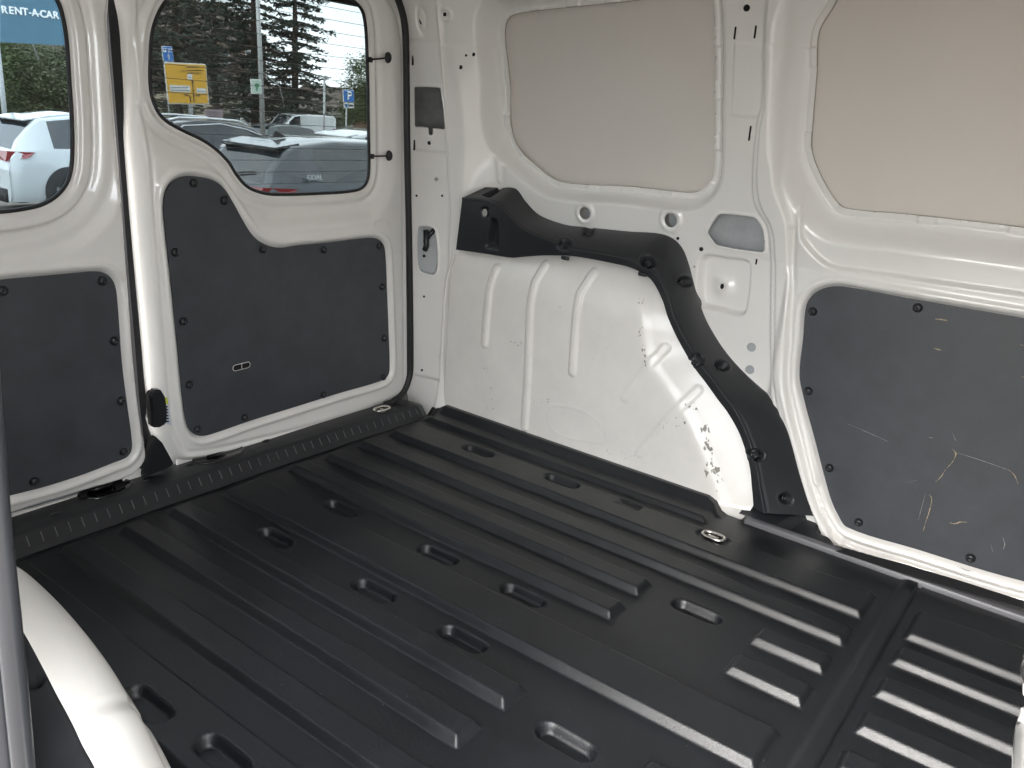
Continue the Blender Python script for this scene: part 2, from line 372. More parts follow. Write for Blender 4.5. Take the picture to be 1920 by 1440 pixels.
door2 = sheet('rear_door', SD, np.arange(-.74, -.16, CELL), np.arange(-.06, 1.24, CELL), h_small, WHITE, van, holes=[win2], keep=out2)
door2['label'] = 'narrow rear door leaf at left'
board('lining_panel', SD, pan2, -.003, .006, (1, 0, 0), door2)
rivets(door2, SD, [(4, 545), (192, 527), (214, 639), (227, 752), (232, 847), (64, 903)], -.003, (1, 0, 0), -.3, .3)
poly_solid('window_glass', SD(win2[:, 0], win2[:, 1], -.022), (-.004, 0, 0), glass_mat('side_glass', (.45, .49, .51)), door2)
tube('window_seal', SD(win2[:, 0], win2[:, 1], -.019), .0042, RUBBER, door2, 6, True)
# flanges below the leaves and black gap strip between them
for pts in ([(20, 975), (150, 938), (150, 925), (20, 962)], [(232, 913), (262, 893), (262, 878), (226, 893)], [(330, 880), (376, 862), (370, 850), (330, 862)], [(442, 838), (600, 797), (738, 750), (742, 738), (600, 785), (436, 828)]):
    P = at(np.array(pts, float), 0, XD-.022); poly_solid('lower_flange', P, (.006, 0, 0), WHITE, van)
gp = dpx([(207, -60), (210, 0), (224, 180), (236, 340), (250, 520), (262, 660), (270, 760), (278, 830)], -.045, 5, False)
gpl = [(XD-.050, a[0], a[1]) for a in gp]
V = [(XD-.05, y-.012, z) for _, y, z in gpl]+[(XD-.05, y+.028, z) for _, y, z in gpl]; n = len(gpl)
me = bpy.data.meshes.new('gap_seal'); me.from_pydata(V, [], [(i, i+1, n+i+1, n+i) for i in range(n-1)]); me.update()
gs = link('gap_seal', me, RUBBER, van); md = gs.modifiers.new('s', 'SOLIDIFY'); md.thickness = .02; md.offset = 0
# thick black body seal around the large leaf
sl = at(np.array([(700, -70), (735, -30), (745, -5), (757, 35), (761, 80), (763, 250), (768, 500), (770, 670), (768, 705), (757, 735), (738, 752), (722, 759)], float), 0, XD+.022)
tube('body_seal', catmull(sl, 6, False), .0085, RUBBER, van, 10)
s2 = at(np.array([(755, 40), (757, 250), (762, 500), (764, 670), (760, 705), (746, 733), (726, 750)], float), 0, XD-.010)
tube('body_seal', catmull(s2, 6, False), .006, RUBBER, van, 8)
# added black backing behind the leaves, stops light leaking through the gaps
box('light_block', (-.165, .53, -.05), (-.15, .68, 1.2), RUBBER, van); box('light_block', (-.185, -.262, -.05), (-.165, -.165, 1.2), RUBBER, van); box('light_block', (-.185, -.80, -.05), (-.165, .66, .085), RUBBER, van); box('light_block', (-.185, -.80, 1.06), (-.165, .66, 1.2), RUBBER, van)
# ---- rear pillar (ruled surface from the seal line to the corner line)
ksea = at(np.array([(735, -30), (757, 35), (762, 80), (765, 250), (770, 500), (772, 680), (772, 745)], float), 0, -.088)
kcor = at(np.array([(820, -20), (818, 20), (830, 110), (838, 250), (846, 400), (850, 478), (840, 560), (826, 700), (817, 778)], float), 0, .012)
def yl(k):
    o = np.argsort(k[:, 2]); c = np.polyfit(k[o, 2], k[o, 1], 3); return lambda z: np.polyval(c, np.clip(z, -.02, 1.1))
YS, YK = yl(ksea), yl(kcor)
PW = .14
def SP(u, v, h):
    t = u/PW
    x = -.088+.100*t; y = YS(v)*(1-t)+YK(v)*t
    return np.stack([x+h*.7, y-h*.7, v+0*u], -1)
def ppx(pts, h=0., n=0, closed=True):
    uv = newton(SP, pts, h, .07, .5); return catmull(uv, n, closed) if n else uv
qwin = ppx([(777, 165), (781, 163), (823, 164), (827, 167), (835, 238), (832, 243), (812, 241), (811, 252), (804, 252), (803, 240), (780, 238), (778, 234)], 0, 2)
pock = ppx([(784, 430), (788, 424), (808, 426), (815, 432), (820, 480), (818, 508), (812, 515), (796, 512), (786, 504), (783, 470)], 0, 4)
ring2 = ppx([(791, 38)])[0]
def h_pil(U, V):
    h = .004*sm(.002, .012, V-ppx([(790, 82)])[0][1])
    h = h-.004*bump(np.hypot(U-ring2[0], (V-ring2[1])*.6), .016, .005)
    dq = sdf(U, V, qwin); h = h+.0015*bump(dq, .004, .003)
    dp = sdf(U, V, pock); h = h+.0015*bump(dp, .004, .003)
    zc = ppx([(800, 282)])[0][1]; h = h-.003*sm(-.006, .006, zc-V)
    zb = ppx([(790, 706)])[0][1]; h = h-.005*sm(-.006, .006, zb-V)
    h = h+.004*bump(U, PW-.004, .004)
    return h
pil = sheet('rear_pillar', SP, np.arange(-.03, PW+.0001, .0025), np.arange(-.03, 1.26, .0025), h_pil, WHITE, van, holes=[qwin, pock])
box('pillar_cavity', (-.16, .50, .55), (-.13, .70, 1.2), WHITE, van)
def cav(name, poly, depth, m, par):
    a = SP(poly[:, 0], poly[:, 1], -.001); b = SP(poly[:, 0], poly[:, 1], -depth); n = len(poly)
    me = bpy.data.meshes.new(name); me.from_pydata([tuple(p) for p in np.vstack([a, b])], [], [(i, (i+1) % n, n+(i+1) % n, n+i) for i in range(n)]+[tuple(range(n, 2*n))]); me.update()
    return link(name, me, m, par)
cav('pocket', qwin, .045, mat('cavity_shade_grey', (.16, .165, .16), rough=.4, var=.2, var_scale=30), pil); cav('pocket', pock, .028, mat('cavity_shade_pale', (.48, .50, .51), rough=.35), pil)  # pocket greys paint in the shade inside the recesses
lt = SP(*ppx([(799, 432), (800, 462), (796, 470)]).T, -.006); tube('latch_hook', lt, .0075, PLUG, pil, 8)
lt = SP(*ppx([(797, 455), (806, 440), (815, 431)]).T, -.006); tube('latch_hook', lt, .0065, PLUG, pil, 8)
PN = (.7, -.7, 0)
for p, r, a in [((791, 38), .0065, 1.5), ((805, 268), .005, 1), ((781, 367), .003, 1), ((829, 367), .003, 1), ((795, 556), .003, 1), ((791, 694), .003, 1), ((795, 480), .004, 1), ((818, 336), .0065, 1)]:
    o = disc('hole', SP, p, .0005, PN, r, pil, HOLE if p != (818, 336) else SCUFF, .07, .5, a, seg=4 if p == (818, 336) else 14)
for p in ((774, 112), (777, 272)):
    uv = ppx([p])[0]; P = SP(np.array([uv[0]]), np.array([uv[1]]), .0005)[0]; box('slot', P+np.array([-.002, -.0015, -.013]), P+np.array([.002, .0015, .013]), HOLE, pil)

# ---- far side wall (u = x, v = z), leaning in towards the roof, heights h towards -y
def YW(v):
    z = np.maximum(v-.575, 0); return .70-.19*z-.10*z*z
def YB(u, v):
    t = sm(.0, .125, np.asarray(u)-.010); t2 = np.clip((np.asarray(u)-.010)/.125, 0, 1); t = .5*t+.5*t2
    return YK(v)*(1-t)+YW(v)*t
def SW(u, v, h): return np.stack([u, YB(u, v)-h, v+0*u], -1)
def wpx(pts, h=0., n=6, closed=True):
    uv = newton(SW, pts, h, .8, .6); return catmull(uv, n, closed) if n else uv
w1 = wpx([(947, 45), (957, 29), (1000, 20), (1180, 1), (1300, -14), (1330, -8), (1338, 21), (1340, 213), (1338, 316), (1331, 342), (1305, 360), (1262, 359), (1180, 350), (1089, 346), (1042, 338), (1000, 307), (968, 272), (957, 233), (955, 156), (946, 80)], -.045)
w2 = wpx([(1585, -20), (1560, 15), (1535, 60), (1531, 128), (1521, 256), (1523, 290), (1540, 333), (1566, 376), (1587, 391), (1700, 402), (1920, 427), (2060, 445), (2100, 430), (2110, 300), (2110, 0), (2080, -80), (1700, -50)], -.050)
pan3 = wpx([(1511, 576), (1522, 555), (1541, 542), (1565, 537), (1598, 540), (1716, 562), (1920, 597), (2070, 622), (2100, 650), (2100, 1090), (2080, 1115), (1920, 1090), (1716, 1029), (1589, 989), (1570, 963), (1556, 930), (1527, 821), (1508, 750), (1499, 703), (1506, 632)], .008)
L1 = wpx([(1438, -30), (1432, 80), (1430, 195), (1421, 228), (1412, 330), (1416, 382), (1440, 425), (1446, 480), (1446, 600), (1447, 700), (1456, 760), (1490, 850)], 0, 5, False)
L2 = wpx([(1446, -30), (1438, 60), (1436, 200), (1428, 240), (1422, 330), (1428, 382), (1450, 428), (1456, 480), (1456, 600), (1457, 700), (1470, 780), (1500, 870)], 0, 5, False)
L3 = wpx([(1476, -30), (1470, 40), (1455, 200), (1450, 342), (1458, 372), (1476, 425), (1479, 500), (1478, 600), (1476, 700), (1490, 780), (1530, 900)], 0, 5, False)
LV = wpx([(1500, 400), (1502, 440), (1518, 465), (1544, 491), (1570, 503), (1612, 508), (1760, 530), (1920, 553), (2100, 580)], 0, 5, False)
LG = wpx([(1487, 430), (1490, 520), (1486, 620), (1485, 720), (1498, 800), (1520, 870), (1545, 950), (1580, 1005)], 0, 5, False)
rec = wpx([(1309, 492), (1314, 482), (1325, 476), (1362, 481), (1400, 487), (1408, 500), (1402, 570), (1395, 590), (1380, 593), (1345, 583), (1314, 576), (1306, 560)])
hexh = wpx([(1328, 437), (1331, 428), (1346, 405), (1352, 401), (1412, 407), (1420, 412), (1431, 432), (1433, 468), (1428, 473), (1345, 460), (1338, 452)], 0, 2)
def circ(px, r, asp=1.):
    c = wpx([px], 0, 0)[0]; a = np.linspace(0, 2*math.pi, 26, endpoint=False); return np.stack([c[0]+r*np.cos(a), c[1]+r*asp*np.sin(a)], -1)
c1, c2 = circ((1097, 400), .0155), circ((1258, 413), .0165)
c3, c4 = circ((1409, 651), .0105), circ((1406, 693), .0105)
cb = wpx([(1354, 537)], -.016, 0)[0]
rd = wpx([(834, 27)], 0, 0)[0]
seam = wpx([(912, 85), (925, 200), (937, 340)], 0, 4, False)
hz1 = wpx([(1400, 82)], 0, 0)[0][1]; hz2 = wpx([(1400, 218)], 0, 0)[0][1]
hpil = wpx([(860, 86)], 0, 0)[0][1]
def side(U, V, L):
    d, s, _ = seg_dist(U, V, L, False); return d*s     # positive on the cab side of a top-to-bottom line, above a left-to-right one
def h_wall(U, V):
    d1 = sdf(U, V, w1); d2 = sdf(U, V, w2); dP = sdf(U, V, pan3)
    _, _, a1 = seg_dist(U, V, w1, True); _, _, a2 = seg_dist(U, V, w2, True)
    def tabs(a, per, off): m = np.mod(a+off, per); return sm(0, .004, m)*(1-sm(.035, .039, m))
    h = -.048*(1-sm(.012, .045, d1))-.004*bump(d1, .012, .003)
    h = h+.0035*tabs(a1, .105, .02)*(1-sm(.013, .016, d1))
    h = h-.052*(1-sm(.014, .075, d2))-.003*bump(d2, .014, .003)
    h = h+.0035*tabs(a2, .16, .05)*(1-sm(.014, .017, d2))
    s1 = side(U, V, L1); s2 = side(U, V, L2); s3 = side(U, V, L3)
    h = h+.007*sm(-.0022, .0022, s1)+.006*sm(-.0022, .0022, s2)
    h = h-.013*sm(-.001, .018, s3)
    dG, _, _ = seg_dist(U, V, LG, False); h = h-.006*bump(dG, 0, .007)
    sv = side(U, V, LV); under = sm(-.008, .004, -sv)*(U > 0.9)
    right = sm(.0, .02, U-LV[:, 0].min()+.01)
    h = h+.014*under*right*(V < .75)
    low = 1-sm(.22, .42, V)
    rgt = sm(.0, .01, s3)
    k = sm(0, .007, dP); h = h*k+.002*(1-k)
    h = h+.006*bump(dP, .015, .007)+low*(.007*bump(dP, .038, .009)-.004*bump(dP, .026, .004))
    h = h-.012*low*sm(.046, .052, dP)*rgt
    dr = sdf(U, V, rec); r = np.hypot(U-cb[0], V-cb[1])
    h = h-.026*(1-sm(-.010, .001, dr))+np.where(dr < 0, .010*bump(r, 0, .024)-.004*bump(r, 0, .008), 0)
    for c in (c1, c2):
        d = sdf(U, V, c); h = h+.005*bump(d, .007, .006)
    h = h+.002*bump(sdf(U, V, hexh), .003, .003)
    h = h+.0035*bump(np.hypot(U-rd[0], V-rd[1]), .012, .0035)
    # soft welds and pressed steps
    h = h-.0025*sm(-.004, .004, V-hz1)*(U > .75)*(U < 1.0)+.0022*sm(-.004, .004, V-hz2)*(s1 < 0)*(U > .75)
    h = h-.003*sm(-.003, .003, V-hpil)*(U < .16)
    dS, _, _ = seg_dist(U, V, seam, False); h = h+.004*bump(dS, 0, .004)
    return h
wall = sheet('side_wall', SW, np.arange(.010, 1.56, .0026), np.arange(-.09, 1.24, .0026), h_wall, WHITE, van, holes=[w1, w2, hexh, c1, c2, c3, c4], flip=False)
# outer skin behind the openings, slightly bowed
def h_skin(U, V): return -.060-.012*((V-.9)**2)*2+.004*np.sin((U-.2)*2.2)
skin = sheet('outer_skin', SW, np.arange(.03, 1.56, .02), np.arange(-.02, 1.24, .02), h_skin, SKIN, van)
board3 = board('lining_panel', SW, np.minimum(pan3, [1.556, 9]), .008, .006, (0, -1, 0), wall)
rivets(wall, SW, [(1524, 584), (1721, 577), (1516, 733), (1555, 877), (1610, 979), (1820, 1046)], .008, (0, -1, 0), 1.1, .4)
WN = (0, -1, 0)
for p, r in [((1400, 15), .0065), ((864, 126), .0048), ((888, 102), .0045), ((874, 104), .0028), ((1315, 467), .0050), ((1271, 447), .0035), ((1302, 500), .0024)]:
    disc('hole', SW, p, .001, WN, r, wall, HOLE if r != .0024 else SCUFF, .5, .8)
disc('hole', SW, (834, 27), .0015, WN, .0055, wall, HOLE, .05, 1.0, seg=4, ang=.78)
disc('hole', SW, (1354, 537), -.017, WN, .0042, wall, HOLE, .8, .6, asp=1.5)
for p, hh in [((1378, 62), .012), ((1416, 60), .012), ((1406, 250), .0155), ((1418, 491), .007)]:
    uv = wpx([p], .001, 0); P = SW(uv[:, 0], uv[:, 1], .001)[0]
    b = box('slot', (-.0020, -.0009, -hh), (.0020, .0009, hh), HOLE, wall, .0008); b.location = P; b.rotation_euler = (.20, .06, 0)
BEAD = mat('sealant_bead', (.42, .385, .335), rough=.6)
tube('sealant_bead', SW(w1[:, 0], w1[:, 1], -.0500), .0013, BEAD, wall, 5, True)
tube('sealant_bead', SW(w2[:, 0], w2[:, 1], -.0540), .0013, BEAD, wall, 5, True)
HOLE_SHADE = mat('hole_shade_grey', (.40, .42, .43), rough=.45, var=.12, var_scale=25)  # added backings, their grey stands in for the shade inside the wall holes
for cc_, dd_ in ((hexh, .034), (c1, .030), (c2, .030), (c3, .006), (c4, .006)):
    c0 = cc_.mean(0); pp = c0+(cc_-c0)*1.25; poly_solid('hole_shade_panel', SW(pp[:, 0], pp[:, 1], -dd_), (0, .002, 0), HOLE_SHADE, wall)
# scratches through the board film
def scratch(name, pts, wpxl, m, parent, h=-.0028):
    pts = np.array(pts, float); d = np.gradient(pts, axis=0); nn = np.stack([-d[:, 1], d[:, 0]], -1); nn /= np.linalg.norm(nn, axis=1)[:, None]+1e-9
    wv = np.linspace(.3, 1, len(pts)//2+1); wv = np.concatenate([wv, wv[::-1]])[:len(pts)]*wpxl*.5
    wv = wv*.62*(.35+1.1*rng.random(len(pts)))
    ring = np.vstack([pts+nn*wv[:, None], (pts-nn*wv[:, None])[::-1]])
    uv = wpx(ring, h, 0); P = SW(uv[:, 0], uv[:, 1], h)
    n = len(pts); me = bpy.data.meshes.new(name)
    me.from_pydata([tuple(p) for p in P], [], [(i, i+1, 2*n-2-i, 2*n-1-i) for i in range(n-1)]); me.update()
    return link(name, me, m, parent)
SC = [([(1753, 598), (1764, 599), (1777, 601)], 3.5, WOOD), ([(1750, 652), (1758, 655), (1766, 657)], 3, WOOD), ([(1786, 842), (1792, 850), (1790, 858)], 3.5, WOOD), ([(1795, 848), (1786, 866), (1775, 878)], 2, WOOD),
      ([(1773, 880), (1765, 893), (1754, 904)], 2.4, WOOD), ([(1795, 849), (1830, 860), (1868, 873), (1893, 882)], 1.4, SCUFF), ([(1890, 880), (1902, 891), (1909, 908)], 2.0, WOOD),
      ([(1742, 927), (1747, 935), (1742, 960), (1736, 978), (1731, 996)], 2.6, WOOD), ([(1735, 926), (1730, 945), (1722, 975)], 1.0, SCUFF), ([(1780, 980), (1790, 982), (1800, 979), (1813, 979)], 3.2, WOOD),
      ([(1590, 795), (1630, 812), (1665, 828)], .9, SCUFF), ([(1741, 820), (1749, 821)], 2, SCUFF), ([(1880, 1008), (1884, 1020), (1881, 1030)], 2.2, SCUFF), ([(1912, 646), (1920, 648), (1930, 651)], 2, WOOD),
      ([(1915, 706), (1924, 709), (1935, 713)], 2.4, WOOD), ([(1786, 812), (1792, 826)], 1, SCUFF), ([(1795, 1062), (1815, 1070), (1825, 1068)], 2, SCUFF), ([(1858, 1020), (1861, 1034)], 1.4, SCUFF), ([(1700, 905), (1720, 900)], .8, SCUFF)]
for p, wd, m in SC:
    scratch('scratch', catmull(p, 5, False) if len(p) > 2 else p, wd, m, wall, (.0084 if p[0][1] < 1050 else .022))

# ---- wheel arch, far side (u = x, v = z), heights towards -y
YA = .605
arch_o = at(np.array([(822, 776), (826, 640), (836, 520), (850, 476), (870, 468), (905, 475), (959, 478), (1063, 472), (1150, 486), (1190, 494), (1222, 512), (1248, 552), (1262, 597), (1282, 638), (1312, 688), (1352, 740), (1385, 790), (1405, 845), (1412, 900), (1408, 945), (1390, 974), (1360, 986)], float), 1, YA)[:, [0, 2]]
arch_o = catmull(arch_o, 5, True)
crease = at(np.array([(1150, 470), (1185, 540), (1198, 600), (1212, 680), (1255, 745), (1285, 790), (1312, 850), (1335, 910), (1352, 955), (1362, 1000)], float), 1, YA)[:, [0, 2]]
crease = catmull(crease, 5, False)
zt = at((1000, 545), 1, YA)[2]
def SA(u, v, h): return np.stack([u, YA-h, v+0*u], -1)
def apx(pts): return at(np.array(pts, float), 1, YA)[:, [0, 2]]
R1 = apx([(926, 503), (918, 540), (912, 600), (909, 645)]); R2 = apx([(1012, 497), (1000, 530), (994, 580), (990, 700), (984, 800)]); R3 = apx([(1102, 512), (1085, 550), (1080, 600), (1073, 698)])
R4 = apx([(1240, 655), (1205, 700), (1172, 745)]); R5 = apx([(1300, 736), (1250, 790), (1200, 850)]); RO = catmull(apx([(1030, 765), (1038, 808), (1110, 828), (1136, 826), (1128, 800), (1100, 775), (1060, 762)]), 6)
def h_arch(U, V):
    h = -2.6*np.maximum(V-(zt-.035), 0)**2
    s = np.maximum(side(U, V, crease)+.012, 0)            # cab side of the crease -> face turns away
    h = h-.50*s*sm(0, .04, s)*.55-.9*s*s
    for R, w_ in ((R1, 1), (R2, 1), (R3, 1)):
        d, _, _ = seg_dist(U, V, R, False); h = h+.0070*(1-sm(.005, .0135, d))
    for R in (R4, R5):
        d, _, _ = seg_dist(U, V, R, False); h = h+.0030*(1-sm(.005, .016, d))
    d, _, _ = seg_dist(U, V, RO, True); h = h+.0009*bump(d, 0, .003)
    h = h-.008*sm(.004, .020, -(U-.030))*0
    h = h-.004*(1-sm(.012, .020, U-.006))+.0012*bump(V, .018, .004)
    # dents
    rr = np.random.default_rng(3)
    for _ in range(26):
        a, b, s_ = rr.uniform(.1, .9), rr.uniform(.03, .42), rr.uniform(.012, .035); h = h+rr.uniform(-.0007, .0007)*np.exp(-((U-a)**2+(V-b)**2)/s_**2)
    return h
arch = sheet('wheel_arch', SA, np.arange(-.01, 1.0, .0025), np.arange(-.02, .56, .0025), h_arch, ARCHW, van, keep=arch_o)
# rear seam strip beside the arch
sp_ = at(np.array([(852, 478), (838, 520), (829, 640), (823, 772)], float), 1, YA+.004); tube('weld_seam', catmull(sp_, 5, False), .0035, WHITE, van, 6)
# paint chips and scuffs: small irregular flakes following real knocks
def flakes(name, cents, spread, size, n, m, parent, S=SA, hf=h_arch, dh=.0006, elong=1.0, slope=0.):
    V = []; F = []
    for (cx, cy_) in cents:
        for _ in range(n):
            x = cx+rng.normal(0, spread[0]); y = cy_+rng.normal(0, spread[1]); r = size*(.25+rng.random()**2)
            k = 7; a = np.sort(rng.random(k))*2*math.pi; rr = r*(.5+.7*rng.random(k))
            qx = x+rr*np.cos(a)*.7+slope*rr*np.sin(a); qy = y+rr*np.sin(a)*elong
            uv = at(np.stack([qx, qy], -1), 1, YA)[:, [0, 2]]; c = uv.mean(0)
            hh = float(hf(np.array([[c[0]]]), np.array([[c[1]]]))[0, 0]); s0 = len(V)
            Hs = hf(uv[:, 0][None], uv[:, 1][None])[0]
            V += [tuple(p) for p in S(uv[:, 0], uv[:, 1], Hs+dh)]; F.append(tuple(range(s0, s0+k)))
    me = bpy.data.meshes.new(name); me.from_pydata(V, [], F); me.update(); o = link(name, me, m, parent); o['kind'] = 'stuff'; return o
flakes('paint_chips', [(1318, 800), (1322, 835), (1330, 862), (1335, 885), (1345, 898)], (4, 10), 5.2, 7, CHIP, arch, elong=1.5, slope=.3)
flakes('paint_chips', [(1196, 565), (1202, 622), (1207, 650), (1212, 672)], (3, 7), 3.2, 5, CHIP, arch, elong=1.5)
flakes('paint_chips', [(1290, 760), (1294, 772), (1280, 790)], (8, 6), 3.5, 5, CHIP, arch)
flakes('paint_chips', [(960, 640), (970, 642), (978, 645)], (5, 1.2), 3.2, 4, CHIP, arch, elong=.4)
flakes('scuffs', [(925, 700), (922, 730), (921, 755), (915, 775), (1000, 752), (1025, 752), (1150, 850), (1170, 855), (1180, 860), (900, 690), (1110, 650), (1240, 800), (1060, 580)], (10, 9), 1.6, 6, SCUFF, arch)

# ---- black trim over the arch
ST = [((855, 468), (867, 371), (910, 351)), ((905, 475), (905, 374), (938, 352)), ((959, 483), (933, 384), (966, 354)), ((975, 482), (950, 402), (984, 377)), ((1000, 480), (972, 425), (1006, 400)),
      ((1020, 479), (1000, 441), (1030, 412)), ((1045, 479), (1040, 457), (1063, 422)), ((1063, 479), (1063, 467), (1090, 425)), ((1100, 484), (1101, 474), (1130, 429)), ((1150, 494), (1152, 483), (1180, 434)),
      ((1180, 501), (1184, 491), (1237, 438)), ((1200, 510), (1206, 500), (1262, 448)), ((1222, 526), (1230, 517), (1280, 468)), ((1242, 563), (1251, 557), (1291, 497)), ((1253, 597), (1262, 592), (1297, 520)),
      ((1272, 638), (1281, 633), (1309, 563)), ((1301, 688), (1310, 682), (1326, 606)), ((1325, 720), (1334, 713), (1359, 659)), ((1345, 748), (1355, 741), (1397, 703)), ((1366, 776), (1377, 769), (1447, 749)),
      ((1388, 817), (1399, 813), (1468, 775)), ((1405, 872), (1416, 869), (1488, 808)), ((1410, 915), (1424, 915), (1510, 882)), ((1413, 952), (1432, 962), (1541, 968))]
ST = np.array(ST, float)
cI = catmull(at(ST[:, 0], 1, YA-.004), 22, False); cM = catmull(at(ST[:, 1], 1, YA-.014), 22, False)
hT = np.interp(np.arange(len(ST)), [0, 17, 20, 23], [.003, .004, .017, .017]); tuv = newton(SW, ST[:, 2], hT, .5, .5); cT = catmull(SW(tuv[:, 0], tuv[:, 1], hT), 22, False)
rows = [];
NI = 26
rows.append(cI+np.array([0, .055, .0]))
for t in np.linspace(0, 1, NI, endpoint=False): rows.append(cI*(1-t)+cM*t)
nT = 40
frac = np.linspace(0, 1, len(cI)); bl = .010*sm(.10, .30, frac)*(1-.65*sm(.55, .75, frac))
for t in np.linspace(0, 1, nT):
    p = cM*(1-t)+cT*t; b = bl*np.sin(math.pi*min(t*1.0, 1))**.8
    p = p+np.stack([b*.3, -b*.9, b*.4], -1); rows.append(p)
rows.append(cT+np.array([0, .03, -.004]))
G = np.array(rows); nr, ncs = G.shape[:2]
PP = proj(G); NRM = np.cross(np.gradient(G, axis=1), np.gradient(G, axis=0)); NRM /= np.linalg.norm(NRM, axis=2)[..., None]+1e-9
fl_ = np.sign((NRM*(CAM-G)).sum(2).mean()); NRM *= fl_
# (screw pocket pixel centre, radius px long, px short, angle deg)
PK = [((1058, 459), 14, 12, 0), ((1103, 433), 13, 9, 20), ((1215, 491), 15, 13, -20), ((1284, 528), 16, 11, -15), ((1307, 675), 14, 13, 0), ((1353, 686), 15, 10, -20), ((1417, 853), 17, 12, -10), ((1474, 935), 14, 11, -15)]
D = np.zeros(G.shape[:2]); pk3 = []
for (c, a, b, an) in PK:
    i = np.unravel_index(np.argmin(((PP-np.array(c))**2).sum(2)), PP.shape[:2]); pc = G[i]; r3 = np.linalg.norm(G-pc, axis=2)
    dd = PP-np.array(c); ca, sa = math.cos(math.radians(an)), math.sin(math.radians(an))
    q = np.hypot((dd[..., 0]*ca-dd[..., 1]*sa)/a, (dd[..., 0]*sa+dd[..., 1]*ca)/b)
    q = np.where(r3 < .05, q, 9)
    D -= .018*(1-sm(.70, 1.0, q)); D += .0016*bump(q, 1.13, .12)
    pk3.append((pc, NRM[i]))
fade = np.ones(nr); fade[-9:] = np.linspace(.9, 0, 9); D *= fade[:, None]
D[NI+1] += .0024; D[NI+2] += .0012; D[NI+3:NI+5] -= .0014; D[0] = 0
# front face details: round hole and wedge opening of the rear block
def inpx(poly, soft=1.2):
    d = sdf(PP[..., 0], PP[..., 1], np.array(poly, float)); return 1-sm(-soft, soft, d)
face = np.zeros(G.shape[:2]); face[:8] = 1
D -= .030*inpx([(921, 412), (927, 411), (933, 418), (935, 466), (911, 463)])
D -= .010*inpx([(903, 391), (915, 390), (916, 404), (904, 405)])
D -= .020*inpx([(905, 366), (934, 352), (944, 353), (918, 370)])
G2 = G+NRM*D[..., None]
idx = np.arange(nr*ncs).reshape(nr, ncs); q = np.stack([idx[:-1, :-1], idx[1:, :-1], idx[1:, 1:], idx[:-1, 1:]], -1).reshape(-1, 4)
trim = link('arch_trim', np_mesh('arch_trim', G2.reshape(-1, 3), q), TRIM, van)
# the face of the block needs more rows
for (pc, nn) in pk3:
    me = lathe_mesh('screw', [(.0062, -.004), (.0062, .003), (.005, .0042), (.002, .0044), (.0015, .002)], 12)
    o = link('screw', me, PLUG, trim, pc-nn*.013); o.rotation_mode = 'QUATERNION'; o.rotation_quaternion = Vector(nn).to_track_quat('Z', 'Y')
disc('clip_ring', lambda u, v, h: np.stack([u, YA-.012+0*u-h, v+0*u], -1), (909, 399), .0, WN, .0075, trim, SCUFF, .1, .5, asp=1.3)
for (x, y) in ((1060, 484), (1205, 514)):
    p = at((x, y), 1, YA-.003); box('clip', p+np.array([-.011, -.003, -.0045]), p+np.array([.011, .002, .0045]), TRIM, trim, .001)
# end plate under the trim (closing face at its left side)
cap = at(np.array([(855, 468), (867, 371)], float), 1, YA-.006)

# ---- floor mats (u = x, v = y)
def SF(u, v, h): return np.stack([u, v+0*u, h+0*u], -1)
YC = -.083
RH, RW = .015, .010
def rib(U, V, x0, x1, y0, y1): return np.clip(np.minimum(np.minimum(U-x0, x1-U), np.minimum(V-y0, y1-V))/RW, 0, 1)
base_ribs = [(.035, 1.262, .374, .484), (.035, 1.262, .261, .324), (1.128, 1.260, .154, .211), (1.128, 1.260, .047, .108), (.035, .915, .150, .208), (.035, .917, .044, .103)]
ribs = [(.035, 1.255, -.136, -.032)]
for r in base_ribs: ribs.append(r); ribs.append((r[0], r[1], 2*YC-r[3], 2*YC-r[2]))
def loz(U, V, cx, cy_, hl=.029, r=.0210):
    return np.hypot(np.maximum(np.abs(U-cx)-hl, 0), V-cy_)-r
LZ = [(.289, .442), (.541, .448), (.262, .004), (.541, .004), (.752, .004), (1.018, .186), (.265, -.174), (.545, -.174), (.755, -.174), (1.020, -.252-.006), (.541, -.610), (.289, -.605), (.70, -.60)]
def h_mat(U, V):
    h = np.zeros(U.shape)
    for r in ribs: h = np.maximum(h, RH*rib(U, V, *r))
    W_ = np.abs(V-YC)+YC
    # raised border along the arches
    b = np.minimum(np.clip((W_-.522)/.010, 0, 1), np.clip((.885-U)/.015, 0, 1)); b = np.minimum(b, np.clip((U-.02)/.02, 0, 1)); h = np.maximum(h, .013*b)
    b2 = np.minimum(np.clip((W_-.572)/.020, 0, 1), np.clip((.900-U)/.05, 0, 1)); h = h+.020*b2
    e = .30*np.clip(W_-.50, 0, .1)*0
    for (cx, cy_) in LZ:
        d = loz(U, V, cx, cy_); h = h-.017*(1-sm(-.0095, .001, d))
    d = np.maximum(np.abs(U-.722)-.030, np.abs(V-.455)-.016); h = h-.006*(1-sm(-.006, .001, d))
    d = loz(U, V, .930, .452, .020, .020); h = h-.006*(1-sm(-.006, .001, d))
    # lip at the joint, fine creases
    h = h+.007*sm(1.280, 1.298, U)*(1-sm(1.3145, 1.3175, U))-.004*sm(1.3145, 1.3175, U)
    h = h-.004*sm(.015, .0, U)
    h = h+.0008*np.sin(V*23+1)*np.cos(U*7)
    return h
ku = np.arange(-.006, 1.324, .003)
matr = sheet('floor_mat', SF, ku, np.arange(-.79, .606, .0025), h_mat, MAT, None)
tag(matr, 'large ribbed black plastic floor mat with oblong hollows between the wheel arches', 'floor mat', 'ribbed cargo floor mats')
ribs2 = []
yy = .378
for k in range(9):
    ribs2.append((1.336, 1.60, yy-(.012 if k == 0 else 0), yy+(.100 if k == 0 else .060))); yy -= .1098
